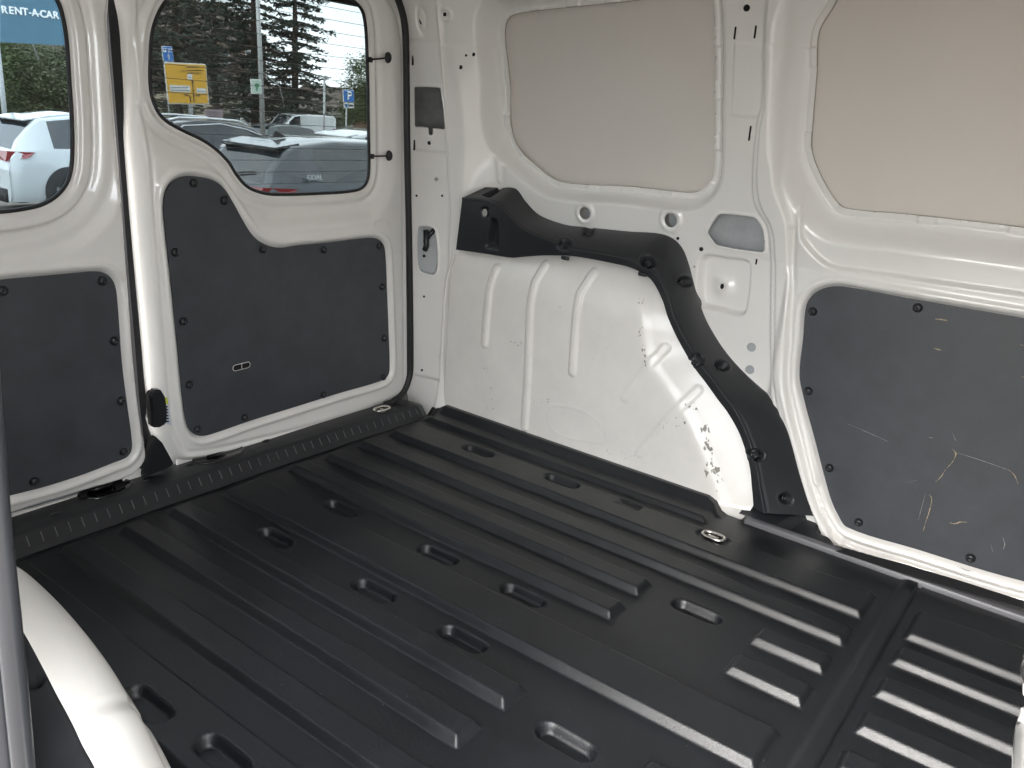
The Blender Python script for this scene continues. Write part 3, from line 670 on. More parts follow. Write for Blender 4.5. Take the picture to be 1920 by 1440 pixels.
def h_mat2(U, V):
    h = np.zeros(U.shape)
    for r in ribs2: h = np.maximum(h, RH*rib(U, V, *r))
    return h
mat2 = sheet('floor_mat', SF, np.arange(1.323, 1.56, .003), np.arange(-.83, .598, .0025), h_mat2, MAT, None)
tag(mat2, 'short ribbed black floor mat in front of the joint, at the lower right', 'floor mat', 'ribbed cargo floor mats')
V = []; F = []
for _ in range(90):
    x, y = rng.uniform(.15, 1.28), rng.uniform(-.55, .50); r = rng.uniform(.0006, .0016); h0 = float(h_mat(np.array([[x]]), np.array([[y]]))[0, 0])+.0004; k = 5; a0 = rng.random()*6; e_ = rng.uniform(.4, 1)
    s0 = len(V); V += [(x+r*math.cos(a0+i*6.283/k), y+r*e_*math.sin(a0+i*6.283/k), h0) for i in range(k)]; F.append(tuple(range(s0, s0+k)))
me = bpy.data.meshes.new('dust_flecks'); me.from_pydata(V, [], F); me.update(); link('dust_flecks', me, mat('dust', (.16, .15, .13), rough=.9), matr)['kind'] = 'stuff'
box('floor_pan', (-.14, -.88, -.05), (1.60, .78, -.022), WHITE, van)
# lashing rings
def ring_obj(c, par, rx=.024, ry=.0135, rz=0., tilt=0.):
    e = empty('lashing_ring', c, rz); e.parent = par; e.rotation_euler = (tilt, 0, rz)
    a = np.linspace(0, 2*math.pi, 28, endpoint=False)
    p = np.stack([np.sign(np.cos(a))*np.abs(np.cos(a))**.6*rx, np.sign(np.sin(a))*np.abs(np.sin(a))**.8*ry, 0*a+.006], -1)
    tube('ring', p, .0036, CHROME, e, 8, True)
    d = lathe_mesh('ring_dish', [(1, .000), (.95, .0015), (.7, -.001), (.1, -.001)], 24); o = link('ring_dish', d, CHROME, e); o.scale = (rx*.8, ry*.75, 1)
    box('ring_pin', (-rx*.5, -.004, .001), (rx*.5, .004, .006), CHROME, e, .001)
ring_obj((.930, .452, RH-.004), van, rz=.0)
# ---- rear sill with anti-slip ticks
prof = [(.006, -.012), (.002, .0), (-.004, .006), (-.019, .024), (-.024, .0285), (-.030, .0305), (-.06, .0315), (-.095, .0305), (-.12, .024), (-.16, .02)]
ys = np.concatenate([np.linspace(-.80, .545, 260), np.linspace(.55, .585, 8)])
pv = np.array(prof); V = []
def bow(y): return -.016*np.clip(1-((y+.08)/.62)**2, 0, 1)
for y in ys:
    k = .0 if y < .545 else (y-.545)/.04
    for (x, z) in prof: V.append((x+bow(y)+.004-k*.02*(x > -.05), y, z-(.016*k)))
n = len(prof); F = [(i*n+j, i*n+j+1, (i+1)*n+j+1, (i+1)*n+j) for i in range(len(ys)-1) for j in range(n-1)]
me = np_mesh('rear_sill', V, F); sill = link('rear_sill', me, TRIM, van)
for i in range(46):
    y = .530-i*.0262; bx = bow(y)+.004
    a = np.array([-.0055+bx, y-.001, .0085]); b = np.array([-.0180+bx, y, .0240])
    tube('tread_line', [a+np.array([.0008, 0, .0008]), b+np.array([.0008, 0, .0008])], .0009, TICK, sill, 5)
for i in range(60):
    y = .50-i*.0105
    if -.12 < y < -.0 or y < -.2: continue
    tube('tread_line', [(-.034+bow(y), y, .0312), (-.072+bow(y), y+.006, .0316)], .0008, TRIM, sill, 4)
for p in ((105, 964), (275, 900), (356, 871), (500, 826)):
    P = at(p, 2, .032); me = lathe_mesh('screw', [(.0105, -.0002), (.0098, .0006), (.0060, .0002), (.0055, .0018), (.002, .0022)], 16); o = link('screw', me, PLUG, sill, P); o.scale = (.8, 1.25, 1)
for (a, b, c) in (((150, 922), (250, 893), (200, 919)), ((362, 862), (462, 838), (412, 854))):
    A = at(a, 2, .032); B = at(b, 2, .032); Cc = at(c, 2, .032); rl = np.linalg.norm(B-A)/2
    me = lathe_mesh('lock_recess', [(1, .0), (.97, .003), (.90, .0005), (.3, -.001), (.1, -.001)], 28); o = link('lock_recess', me, GLOSSB, sill, Cc+np.array([-.004, 0, .0003])); o.scale = (.036, rl, 1)
    e = empty('lock_striker', Cc+np.array([-.012, 0, .002])); e.parent = sill
    box('striker_plate', (-.010, -.028, 0), (.006, .022, .005), GLOSSB, e, .0015)
    tube('striker_loop', [(-.004, -.014, .004), (-.002, -.014, .014), (-.001, .0, .016), (-.002, .010, .014), (-.004, .010, .004)], .0028, CHROME, e, 8)
    box('striker_block', (-.020, -.022, .004), (-.008, .030, .022), GLOSSB, e, .002)
ring_obj((-.047, .430, .0335), van, rx=.0135, ry=.024)
# pillar foot: white curved corner between seal, sill and arch
ft = [at((772, 700), 0, -.06), at((800, 712), 0, -.03), at((822, 730), 0, .0), at((818, 778), 0, .004), at((795, 783), 0, -.004), at((775, 764), 0, -.03), at((750, 748), 0, -.075)]

# ---- side door sill on the far side
yy0 = .600
pr = [(.596, -.004), (.597, .012), (.600, .018), (.604, .0195)]
me = np_mesh('sill_edge', [(x, y, z) for x in np.linspace(.945, 1.56, 30) for (y, z) in [(.592, -.004), (.592, .0105), (.594, .0130), (.600, .0150), (.606, .0150)]], [(i*5+j, i*5+j+1, (i+1)*5+j+1, (i+1)*5+j) for i in range(29) for j in range(4)])
link('sill_edge', me, SILVER, van)
def SS(u, v, h): return np.stack([u, v+0*u, h+0*u], -1)
tri = at(np.array([(1448, 975), (1460, 985), (1600, 1018), (1700, 1045), (1640, 1010), (1560, 975), (1530, 955)], float), 2, .03)[:, :2]
def h_ss(U, V):
    h = .014-.10*np.clip(V-.606, 0, .03)-.62*np.clip(V-.636, 0, .09)
    bl_ = (1-sm(1.11, 1.15, U))*(1-sm(1.085, 1.10, U)*sm(.655, .672, V)); h = h*(1-bl_)+(.014+.30*np.clip(V-.612, 0, .12))*bl_
    d = sdf(U, V, tri); h = h-.020*(1-sm(-.012, .0, d))+.0020*bump(d, .002, .002)
    return h
sheet('side_sill', SS, np.arange(.925, 1.56, .003), np.arange(.604, .76, .003), h_ss, TRIM, van)
gr = at(np.array([(1567, 1034), (1585, 1030), (1700, 1060), (1800, 1090), (1920, 1128), (1920, 1142), (1800, 1108), (1680, 1072)], float), 2, .022)
poly_solid('grip_pad', gr, (0, 0, .0016), RUBBER, van)

# ---- near side arch (in front, lower left) and its trim
Sx = at(np.array([(-60, 1035), (-20, 1040), (38, 1066), (95, 1115), (150, 1175), (200, 1240), (236, 1298), (243, 1318), (258, 1336), (278, 1372), (310, 1440), (335, 1500), (365, 1580)], float), 1, -.770)
Tx = at(np.array([(-110, 1090), (-60, 1100), (10, 1135), (45, 1187), (82, 1255), (105, 1300), (124, 1335), (133, 1352), (142, 1370), (155, 1398), (178, 1440), (205, 1500), (240, 1580)], float), 1, -.845)
cs = catmull(Sx, 12, False); ct = catmull(Tx, 12, False); rows = []
for t in np.linspace(0, 1, 26):
    p = cs*(1-t)+ct*t; b = .012*math.sin(math.pi*t)**.8*(1-.3*t)
    rows.append(p+np.array([b*.6, 0, b]))
for k, t in enumerate(np.linspace(.03, 1, 24)):
    p = cs.copy(); p[:, 2] = cs[:, 2]*(1-t)-.01*t; p[:, 1] += .014*sm(0, .15, t); rows.insert(0, p)
G = np.array(rows); nr, ncs = G.shape[:2]; idx = np.arange(nr*ncs).reshape(nr, ncs); q = np.stack([idx[:-1, :-1], idx[1:, :-1], idx[1:, 1:], idx[:-1, 1:]], -1).reshape(-1, 4)
na = link('wheel_arch', np_mesh('wheel_arch', G.reshape(-1, 3), q), ARCHW, van); na['label'] = 'near side wheel arch'
out_ = ct.copy(); rows = [ct+np.array([0, .002, -.004])]
for t in np.linspace(.02, 1, 20):
    p = ct.copy(); p[:, 1] -= .06*t; p[:, 2] -= .05*t; p[:, 0] -= .02*t; rows.append(p+np.array([0, 0, .006*math.sin(3.1*t)]))
G = np.array(rows); nr, ncs = G.shape[:2]; idx = np.arange(nr*ncs).reshape(nr, ncs); q = np.stack([idx[:-1, :-1], idx[1:, :-1], idx[1:, 1:], idx[:-1, 1:]], -1).reshape(-1, 4)
PPp = proj(G); D = np.zeros(G.shape[:2])
for c in ((68, 1272),):
    r = np.hypot((PPp[..., 0]-c[0])/14, (PPp[..., 1]-c[1])/18); D -= .014*(1-sm(.6, 1, r))
G[..., 2] += D
nt_ = link('arch_trim', np_mesh('arch_trim', G.reshape(-1, 3), q), mat('grey_trim', (.012, .0125, .014), rough=.75, spec=.2, bump_scale=900, bump_str=.2, bump_dist=.0004), van); nt_['label'] = 'near side arch trim'
# door opening seal: vertical dark strip right by the lens
ys_ = at(np.array([(75, 1800), (55, 1560), (44, 1440), (18, 1180), (-2, 1000), (-20, 800), (-44, 500), (-70, 100), (-85, -150)], float), 1, -.905)
ys_ = np.vstack([[ys_[0][0]-.012, -.905, -.06], ys_, [ys_[-1][0]+.006, -.905, 1.02], [ys_[-1][0]+.008, -.905, 1.12]])
STRIP = mat('seal_grey', (.030, .031, .035), rough=.30)
tube('opening_seal', catmull(np.array(ys_)+np.array([.000, 0, 0]), 8, False), .0085, STRIP, van, 14)
tube('opening_seal', catmull(np.array(ys_)+np.array([-.016, -.006, 0]), 8, False), .009, STRIP, van, 12)

# ---- shell: roof, near wall, headers, bulkhead
box('roof', (-.16, -.86, 1.225), (1.60, .80, 1.25), WHITE, van)
nw_ = [(-.16, -.926, -.10)]+[(p[0]-.012, -.926, p[2]) for p in ys_]+[(ys_[-1][0]-.01, -.926, 1.24), (-.16, -.926, 1.24)]
poly_solid('near_wall', nw_, (0, .018, 0), WHITE, van)
box('opening_header', (.72, -.90, 1.10), (1.60, -.84, 1.24), WHITE, van)
box('rear_header', (-.16, -.86, 1.075), (-.10, .62, 1.24), WHITE, van)
box('rear_pillar', (-.16, -.90, -.05), (-.10, -.70, 1.24), WHITE, van)
box('bulkhead', (1.575, -.90, -.05), (1.60, .80, 1.24), WHITE, van)
for pp_ in (((1946, 1215), (1935, 1240), (1934, 1268), (1946, 1300)), ((1946, 1340), (1936, 1372), (1934, 1420), (1936, 1500))):
    tube('bulkhead_rib', catmull(at(np.array(pp_, float), 0, 1.522), 6, False), .0115, WHITE, van, 12)
box('outer_floor_side', (-.2, .80, -.4), (1.6, .82, 1.24), WHITE, van)


# ------------------------------------------------------------------ the street and car park behind
def gz(x, y=0):
    return float(np.interp(-x, [0, 4, 6.2, 13, 16.5, 20, 45, 100, 600], [-.62, -.75, -1.11, -1.35, -1.6, -1.7, -2.55, -3.5, -6]))
def ext(px, py, D):
    r = rays((px, py))[0]; return CAM+r/-r[0]*D
ASPH = mat('paving', (.125, .105, .085), rough=.85, var=.25, var_scale=.8, bump_scale=40, bump_str=.3, bump_dist=.01)
xs = [60, 20, 3, 0, -4, -5, -6.2, -9, -13, -16.5, -20, -30, -45, -70, -100, -200, -600]; ysg = [-500, -60, -15, 0, 15, 60, 500]
V = [(x, y, gz(x)) for x in xs for y in ysg]; n = len(ysg)
g = link('ground', np_mesh('ground', V, [(i*n+j, i*n+j+1, (i+1)*n+j+1, (i+1)*n+j) for i in range(len(xs)-1) for j in range(n-1)]), ASPH); g['kind'] = 'structure'

def carmat(name, c, metal=.2): return mat(name, c, rough=.30, metal=metal, coat=1, coat_rough=.03)
CGL = mat('car_glass', (.018, .022, .026), rough=.04, spec=.8)
TYRE = mat('tyre', (.015, .015, .016), rough=.85); RIM = mat('rim', (.35, .36, .38), rough=.3, metal=.9)
BRIGHT = mat('bright_rail', (.7, .72, .74), rough=.35, metal=.4)
LAMP = mat('tail_lamp', (.20, .012, .018), rough=.12, coat=1); WPLASTIC = mat('white_plastic', (.7, .7, .7), rough=.4)
def make_car(name, label, paint, D=None, prof=None, W=1.8, win=(.75, 2.9), zwin=.05, loc=(0, 0), scale=1., rails=False, group=None, rz=math.pi/2, spoiler=True, rearwin=(.08, .52), wheels=(.78, 3.42), wr_=.32, letters=None, badge=True, cat='car', belt=None):
    group = group or ('cars parked behind the van' if cat == 'car' else None)
    """prof: list of (s, belt z, roof z, half width factor, roof half width factor)"""
    z0 = gz(loc[0]); root = empty(name, (loc[0], loc[1], z0), rz); root.scale = (scale,)*3
    tag(root, label, cat, group)
    p = np.array(prof, float); s = np.unique(np.concatenate([p[:, 0], np.arange(p[0, 0], p[-1, 0], .12), [win[0], win[1]]]))
    B, R, WF, RF = (np.interp(s, p[:, 0], p[:, k]) for k in (1, 2, 3, 4)); hw = W/2
    rings = []
    for i in range(len(s)):
        w_ = hw*WF[i]; b = B[i]; r = max(R[i], b+.004); wr = min(hw*RF[i], w_*.955); zb = .22; q = []
        if r-b < .05: wr = w_*.93
        q = [(w_*.93, min(zb, b-.02)), (w_*.995, min(zb+.12, b-.02)), (w_*1.0, min(.60, b-.03)), (w_*.985, b-.045), (w_*.965, b), (w_*.955, b+(r-b)*.06), (wr+.012, b+(r-b)*.90), (wr, r-(r-b)*.05), (wr*.82, r-.004), (wr*.45, r+.006), (0, r+.010)]
        rings.append(q)
    K = len(rings[0]); verts = []; 
    for i, q in enumerate(rings):
        for sg in (-1, 1):
            for (y, z) in q: verts.append((s[i], sg*y, z))
    vi = lambda i, sg, k: i*2*K+(0 if sg < 0 else K)+k
    sets = {'body': [], 'side_window': [], 'rear_window': [], 'windscreen': []}
    mid = (s[:-1]+s[1:])/2; slope = np.diff(R)/np.diff(s)
    for i in range(len(s)-1):
        for sg in (-1, 1):
            for k in range(K-1):
                f = (vi(i, sg, k), vi(i+1, sg, k), vi(i+1, sg, k+1), vi(i, sg, k+1)); f = f if sg < 0 else f[::-1]
                key = 'body'
                if k == 5 and win[0] < mid[i] < win[1] and R[i]-B[i] > .2 and R[i+1]-B[i+1] > .2: key = 'side_window'
                if k >= 8 and rearwin[0] < mid[i] < rearwin[1] and slope[i] > .6: key = 'rear_window'
                if k >= 8 and slope[i] < -.35 and R[i] > 1.02*np.interp(s[i], p[:, 0], p[:, 1])-.0 and R[i]-B[i] > .06: key = 'windscreen'
                sets[key].append(f)
    for e_, i in ((1, 0), (-1, len(s)-1)):
        ring_ = [vi(i, -1, k) for k in range(K)]+[vi(i, 1, k) for k in range(K-2, -1, -1)]
        sets['body'].append(tuple(ring_ if e_ < 0 else ring_[::-1]))
    for key, fs in sets.items():
        if not fs: continue
        us = sorted({v for f in fs for v in f}); rm = {v: i for i, v in enumerate(us)}
        me = bpy.data.meshes.new(key); me.from_pydata([verts[v] for v in us], [], [tuple(rm[v] for v in f) for f in fs])
        me.polygons.foreach_set('use_smooth', [len(f) == 4 for f in fs]); me.update()
        o = link(key, me, paint if key == 'body' else CGL, root)
    for sx in wheels:
        for sg in (-1, 1):
            a = lathe_mesh('arch_liner', [(wr_+.065, 0), (wr_+.06, .012), (.1, .012)], 28); o = link('arch_liner', a, TYRE, root, (sx, sg*(hw-.012), wr_+.02)); o.rotation_euler = (-sg*math.pi/2, 0, 0)
            t = lathe_mesh('wheel', [(.14, -.2), (wr_-.03, -.2), (wr_, -.17), (wr_, -.02), (wr_-.03, .008), (wr_-.09, .008), (.05, .005)], 28); o = link('wheel', t, TYRE, root, (sx, sg*(hw+.004), wr_)); o.rotation_euler = (-sg*math.pi/2, 0, 0)
            bm = bmesh.new()
            for k in range(5):
                m4 = Matrix.Rotation(k*2*math.pi/5, 4, 'Z'); box_bm(bm, (-.035, .03, .006), (.035, wr_-.10, .020), m4)
            me = bpy.data.meshes.new('rim'); bm.to_mesh(me); bm.free(); r_ = link('rim', me, RIM, o)
    L_ = p[-1, 0]
    zB = float(np.interp(.12, p[:, 0], p[:, 1]))
    for sg in (-1, 1):
        xw = hw*float(np.interp(.02, p[:, 0], p[:, 3]))
        poly_solid('tail_lamp', [(-.012, sg*.42, zB-.13), (-.012, sg*xw*.94, zB-.17), (.28, sg*(hw*.985), zB-.10), (.40, sg*(hw*.99), zB-.01), (.02, sg*xw*.98, zB+.0), (-.012, sg*.42, zB-.01)], (-.02, sg*.012, 0), LAMP, root)
    box('bumper_panel', (-.035, -hw*.72, .20), (.02, hw*.72, .42), TYRE, root, .01)
    box('number_plate', (-.03, -.26, .50), (-.012, .26, .61), WPLASTIC, root)
    if rails:
        for sg in (-1, 1):
            zz = float(np.interp(1.4, p[:, 0], p[:, 2])); tube('window_line', [(win[0]-.1, sg*hw*.90, 1.30), (win[0]+.3, sg*(hw*.73+.02), 1.53), (1.9, sg*(hw*.73+.02), 1.60), (2.6, sg*(hw*.72+.02), 1.50), (win[1]+.1, sg*hw*.86, 1.28)], .016, BRIGHT, root, 6); tube('roof_rail', [(.55, sg*hw*.70, zz-.03), (.8, sg*hw*.71, zz+.045), (1.6, sg*hw*.71, zz+.055), (2.4, sg*hw*.70, zz+.03), (2.7, sg*hw*.69, zz-.07)], .026, BRIGHT, root, 6)
    if spoiler:
        i = np.argmax(np.array(p[:, 2]) > max(p[:, 2])-.1); zs = p[i, 2]; ss = p[i, 0]
        poly_solid('roof_spoiler', [(ss-.20, -hw*.56, zs-.050), (ss-.20, hw*.56, zs-.050), (ss+.12, hw*.60, zs+.005), (ss+.12, -hw*.60, zs+.005)], (0, 0, .022), paint, root)
        poly_solid('spoiler_underside', [(ss-.20, -hw*.58, zs-.065), (ss-.20, hw*.58, zs-.065), (ss-.02, hw*.62, zs-.10), (ss-.02, -hw*.62, zs-.10)], (0, 0, .012), TYRE, root)
    return root
HATCH = [(0, .68, .70, .84, .7), (.03, .90, .92, .88, .72), (.10, .96, .99, .93, .72), (.46, .97, 1.33, .97, .69), (.58, .97, 1.40, .985, .70), (1.2, .96, 1.47, 1, .70), (2.0, .95, 1.465, 1, .70), (2.7, .94, 1.37, 1, .67), (3.35, .93, .99, .99, .75), (4.0, .80, .84, .93, .7), (4.25, .58, .62, .80, .6)]
SUV = [(0, .72, .74, .86, .7), (.04, .96, .98, .90, .72), (.12, 1.05, 1.07, .95, .72), (.50, 1.07, 1.48, .98, .71), (.62, 1.07, 1.57, .99, .72), (1.3, 1.06, 1.66, 1, .72), (2.2, 1.05, 1.65, 1, .72), (2.9, 1.03, 1.54, 1, .69), (3.5, 1.02, 1.08, .99, .75), (4.2, .92, .96, .94, .7), (4.5, .66, .70, .82, .6)]
VANP = [(0, 1.0, 1.02, .95, .88), (.04, 1.2, 1.9, .96, .90), (.15, 1.2, 1.98, .99, .91), (3.0, 1.2, 1.98, 1, .91), (3.5, 1.15, 1.90, 1, .88), (4.3, 1.05, 1.16, .98, .8), (4.8, .9, .94, .93, .7), (4.95, .6, .64, .85, .6)]
P0 = ext(547, 276, 7.7)
hatch = make_car('parked_car', 'dark blue grey hatchback with white letters on its rear pillar, nearest car outside', carmat('paint_dark_blue', (.010, .017, .023), .0), prof=HATCH, loc=(P0[0]-.9, P0[1]-.30), win=(.80, 2.95), wheels=(.85, 3.45))
hatch.location.z = P0[2]-1.41
# wiper, antenna fin, letters
tube('rear_wiper', [(.10, .05, 1.03), (.16, -.28, 1.08), (.18, -.40, 1.09)], .010, TYRE, hatch, 5)
poly_solid('antenna_fin', [(.75, 0, 1.45), (.95, 0, 1.46), (.80, 0, 1.53)], (0, .03, 0), TYRE, hatch)
def text(name, body, size, M, m, parent=None, extr=.002, bold=0.):
    c = bpy.data.curves.new(name, 'FONT'); c.body = body; c.size = size; c.extrude = extr; c.align_x = 'CENTER'; c.align_y = 'CENTER'; c.offset = bold
    o = bpy.data.objects.new(name, c); dg = bpy.context.evaluated_depsgraph_get(); COL.objects.link(o); dg = bpy.context.evaluated_depsgraph_get()
    me = bpy.data.meshes.new_from_object(o.evaluated_get(dg)); bpy.data.objects.remove(o)
    me.materials.clear(); o = link(name, me, m, parent); o.matrix_local = M; return o
LW = mat('lettering_white', (.8, .82, .82), rough=.5)
text('lettering', 'GOAL', .085, Matrix.Translation((.66, -.866, 1.07))@Matrix.Rotation(math.radians(82), 4, 'X'), mat('lettering_grey', (.42, .45, .46), rough=.5), hatch, .004, .0)
P1 = ext(40, 300, 14.5)
make_car('parked_car', 'white sport utility car seen from its rear corner through the left window', carmat('paint_white', (.42, .45, .46), 0), prof=SUV, loc=(P1[0]-.9, P1[1]-.15), W=1.86, win=(.72, 3.1), wheels=(.92, 3.65), wr_=.36, scale=.97)
P2 = ext(300, 230, 18)
make_car('parked_car', 'dark car with silver roof rails behind the dark hatchback', carmat('paint_black', (.03, .034, .04), .3), prof=SUV, loc=(P2[0]-.9, P2[1]-.2), W=1.86, win=(.6, 3.2), wheels=(.92, 3.65), wr_=.36, rails=True)
P3 = ext(-60, 230, 21)
make_car('parked_car', 'silver car with roof rails just above the roof of the white car, far left', carmat('paint_silver', (.35, .37, .38), .6), prof=SUV, loc=(P3[0]-.9, P3[1]-2.4), W=1.86, win=(.6, 3.2), wheels=(.92, 3.65), wr_=.36, rails=True)
P4 = ext(626, 240, 13.5)
make_car('parked_car', 'silver car roof showing between the hatchback and the parking sign', carmat('paint_silver_light', (.50, .52, .53), .4), prof=HATCH, loc=(P4[0]-.9, P4[1]+.3), win=(.8, 2.95))
P5 = ext(628, 230, 45)
make_car('parked_van', 'white delivery van parked far off below the big conifer', carmat('paint_van_white', (.60, .62, .62), 0), prof=VANP, loc=(P5[0]-1, P5[1]), W=1.95, win=(3.05, 3.9), spoiler=False, cat='van', rz=-math.pi/2+math.pi, wheels=(.9, 4.0), rearwin=(9, 9)).rotation_euler.z = math.pi/2
v_ = bpy.data.objects['parked_van']; v_.rotation_euler.z = -math.pi/2; v_.location.y += .2
P6 = ext(490, 240, 30)
make_car('parked_car', 'dark green car half hidden behind the hatchback roof fin', carmat('paint_green_dark', (.05, .07, .07), .4), prof=HATCH, loc=(P6[0]-.9, P6[1]+.2), win=(.8, 2.95))

# signs
YEL = mat('sign_yellow', (.62, .34, .02), rough=.45); BLU = mat('sign_blue', (.015, .13, .42), rough=.45); SWH = mat('sign_white', (.62, .63, .62), rough=.5); SBK = mat('sign_black', (.02, .02, .02), rough=.5); POLE = mat('pole_grey', (.35, .36, .36), rough=.5, metal=.4); GRN = mat('sign_green', (.05, .22, .11), rough=.5)
def sign_quad(name, D, px, m, parent, off=0., th=.03):
    """flat panel standing at distance D, px = outline in the photograph"""
    P = at(np.array(px, float), 0, CAM[0]-D)
    P[:, 0] += off; return poly_solid(name, [Vector(p)-parent.location for p in P], (-th, 0, 0), m, parent)
def rrect(a, b, c, d, r):
    pts = [np.array(p, float) for p in (a, b, c, d)]; out_ = []
    for i in range(4):
        p = pts[i]; u = pts[i-1]-p; v = pts[(i+1) % 4]-p; u /= np.linalg.norm(u); v /= np.linalg.norm(v)
        for t in (0, .3, .7, 1):
            out_.append(p+u*r*(1-t)**2+v*r*t**2)
    return out_
def sign_root(name, label, D, px, cat='sign'):
    p = ext(px[0], px[1], D); e = empty(name, (p[0], p[1], gz(p[0]))); tag(e, label, cat); return e
e = sign_root('direction_sign', 'yellow road direction sign with black arrows and white place panels', 35, (360, 197))
sign_quad('sign_edge', 35, rrect((307, 116), (386, 120), (392, 196), (315, 195), 4), SWH, e, 0)
sign_quad('sign_panel', 35, rrect((309, 118.5), (384.5, 122), (389.8, 194), (317, 193), 3), YEL, e, .03)
for q in ([(317, 159), (355, 161), (356, 173), (318, 171.5)], [(350, 138.5), (359, 139), (359.5, 149), (351, 148.5)], [(367, 165), (385, 166), (386, 175), (368, 174)]): sign_quad('place_panel', 35, q, SWH, e, .045)
for q in ([(359.3, 152), (360.6, 152), (363.8, 191), (362.4, 191)], [(357.6, 155), (359.7, 149.5), (362.3, 155)], [(363, 178), (371, 178), (371, 179.3), (363, 179.2)], [(370.5, 176), (374.8, 178.7), (370.5, 181.2)], [(356, 191), (357.5, 191), (357, 183), (355, 179.5), (352, 177.6), (348, 177), (348, 178.4), (351.5, 179), (354.4, 181), (355.6, 184)], [(348.5, 175), (343.6, 177.4), (348.5, 180)]): sign_quad('arrow', 35, q, SBK, e, .05, .012)
for (a, b, y, sc_) in ((348, 370, 125, 0), (348, 378, 131, 0), (350, 377, 136, 0), (338, 346, 132, 0), (319, 352, 163, 1), (319, 354, 168.5, 1), (370, 376, 170, 1), (378, 384, 170.5, 1), (353, 357, 144, 1)):
    x = a
    while x < b:
        wl = 1.1+random.random()*1.3; sign_quad('print', 35, [(x, y), (x+wl*.7, y), (x+wl*.7, y+2.0), (x, y+2.0)], SBK, e, .05, .01); x += wl+.5
def pole(name, e, D, px, pxt, r, m=POLE):
    a = ext(px[0], px[1], D); b = ext(pxt[0], pxt[1], D); b = np.array([a[0], a[1], b[2]])
    tube(name, [Vector((a[0]-.16, a[1], gz(a[0])))-e.location, Vector((a[0]-.16, a[1], b[2]))-e.location], r, m, e, 10)
pole('pole', e, 35, (361, 197), (361, 120), .10)
e = sign_root('detour_sign', 'small blue sign reading U 16 with an arrow, above the yellow sign', 35.2, (315, 117))
sign_quad('sign_edge', 35.2, rrect((303, 86), (322.5, 87), (326, 116), (306, 115), 2), SWH, e)
sign_quad('sign_panel', 35.2, rrect((304, 87.2), (321.8, 88), (324.8, 115), (307, 114), 1.5), BLU, e, .03)
sc35 = 1563/(35.2*1.03)
pc = ext(313.5, 95, 35.2)
text('lettering', 'U 16', 7.2/sc35*1.35, Matrix.Translation(Vector((pc[0]+.045, pc[1], pc[2]))-e.location)@Matrix(((0, 0, 1, 0), (1, 0, 0, 0), (0, 1, 0, 0), (0, 0, 0, 1))), LW, e, .004, .012)
for q in ([(315, 103), (316.4, 103), (317, 112), (315.6, 112)], [(312.8, 105.5), (315.4, 100.5), (318.6, 105.5)]): sign_quad('arrow', 35.2, q, SWH, e, .04, .01)
pole('pole', e, 35.2, (316, 117), (316, 100), .04)
e = sign_root('parking_sign', 'blue P parking sign with a small white plate under it', 25, (656, 203))
sign_quad('sign_edge', 25, rrect((643, 168), (663, 168.5), (664, 192), (644.5, 191.5), 1.5), SWH, e)
sign_quad('sign_panel', 25, rrect((644, 169), (662, 169.5), (663, 191), (645.3, 190.5), 1), BLU, e, .03)
sc25 = 1563/(25*1.29); pc = ext(653.5, 180, 25)
text('lettering', 'P', 17/sc25*1.25, Matrix.Translation(Vector((pc[0]+.045, pc[1], pc[2]))-e.location)@Matrix(((0, 0, 1, 0), (1, 0, 0, 0), (0, 1, 0, 0), (0, 0, 0, 1))), LW, e, .004, .01)
sign_quad('plate', 25, [(645, 193), (663.5, 193.3), (664, 203), (645.6, 202.6)], SWH, e)
sign_quad('print', 25, [(647, 195), (650.5, 195), (651, 201), (647.4, 201)], BLU, e, .03, .01); sign_quad('print', 25, [(653, 197), (662, 197.2), (662, 199.2), (653, 199)], SBK, e, .03, .01)
pole('pole', e, 25, (655, 203), (655, 170), .03)
e = sign_root('street_lamp', 'tall grey lamp post with a slanting arm between the trees', 30, (488, 230), 'lamp post')
a = ext(494, 235, 30); b = ext(480, -60, 30); tube('post', [Vector((a[0], a[1], gz(a[0])))-e.location, Vector((a[0], a[1]*.5+b[1]*.5, (a[2]+b[2])/2))-e.location, Vector((a[0], b[1], b[2]))-e.location], [.11, .09, .07], POLE, e, 10)
a = ext(491, 134, 30); b = ext(524, 162, 30); c = ext(531, 192, 30); tube('arm', [Vector(a)-e.location, Vector(b)-e.location, Vector(c)-e.location], .022, POLE, e, 6)
e = sign_root('green_sign', 'small white sign with a green figure fixed to the lamp post', 29.8, (481, 177))
sign_quad('sign_panel', 29.8, [(470, 148), (490, 149), (491.5, 177), (471.5, 176)], SWH, e)
sign_quad('sign_face', 29.8, [(471.5, 149.8), (488.6, 150.5), (490, 175.2), (473, 174.5)], mat('sign_pale', (.42, .52, .44), rough=.5), e, .03)
sign_quad('figure', 29.8, [(479, 170), (482, 170), (481.5, 164), (484.5, 163), (484, 158), (480.5, 156), (477.5, 158), (477, 163), (479.8, 164)], GRN, e, .045, .01)
e = sign_root('pink_board', 'pale pinkish notice board on two posts behind the cars', 40, (401, 226), 'sign')
sign_quad('board', 40, [(384, 205), (417, 206), (418, 226), (385, 226)], mat('board_pink', (.30, .24, .26), rough=.6), e)
for y in (209, 213, 217): sign_quad('print', 40, [(388, y), (412, y+.6), (412, y+1.6), (388, y+1)], SBK, e, .03, .01)
pole('post', e, 40, (390, 226), (390, 215), .05); pole('post', e, 40, (413, 226), (413, 215), .05)
e = sign_root('thin_pole', 'thin pale pole standing right of the big conifer', 28, (612, 230), 'pole')
pole('shaft', e, 28, (612.5, 235), (612.5, 143), .045); a = ext(603, 143, 28); b = ext(621, 146, 28); tube('arm', [Vector(a)-e.location, Vector(b)-e.location], .03, POLE, e, 6)
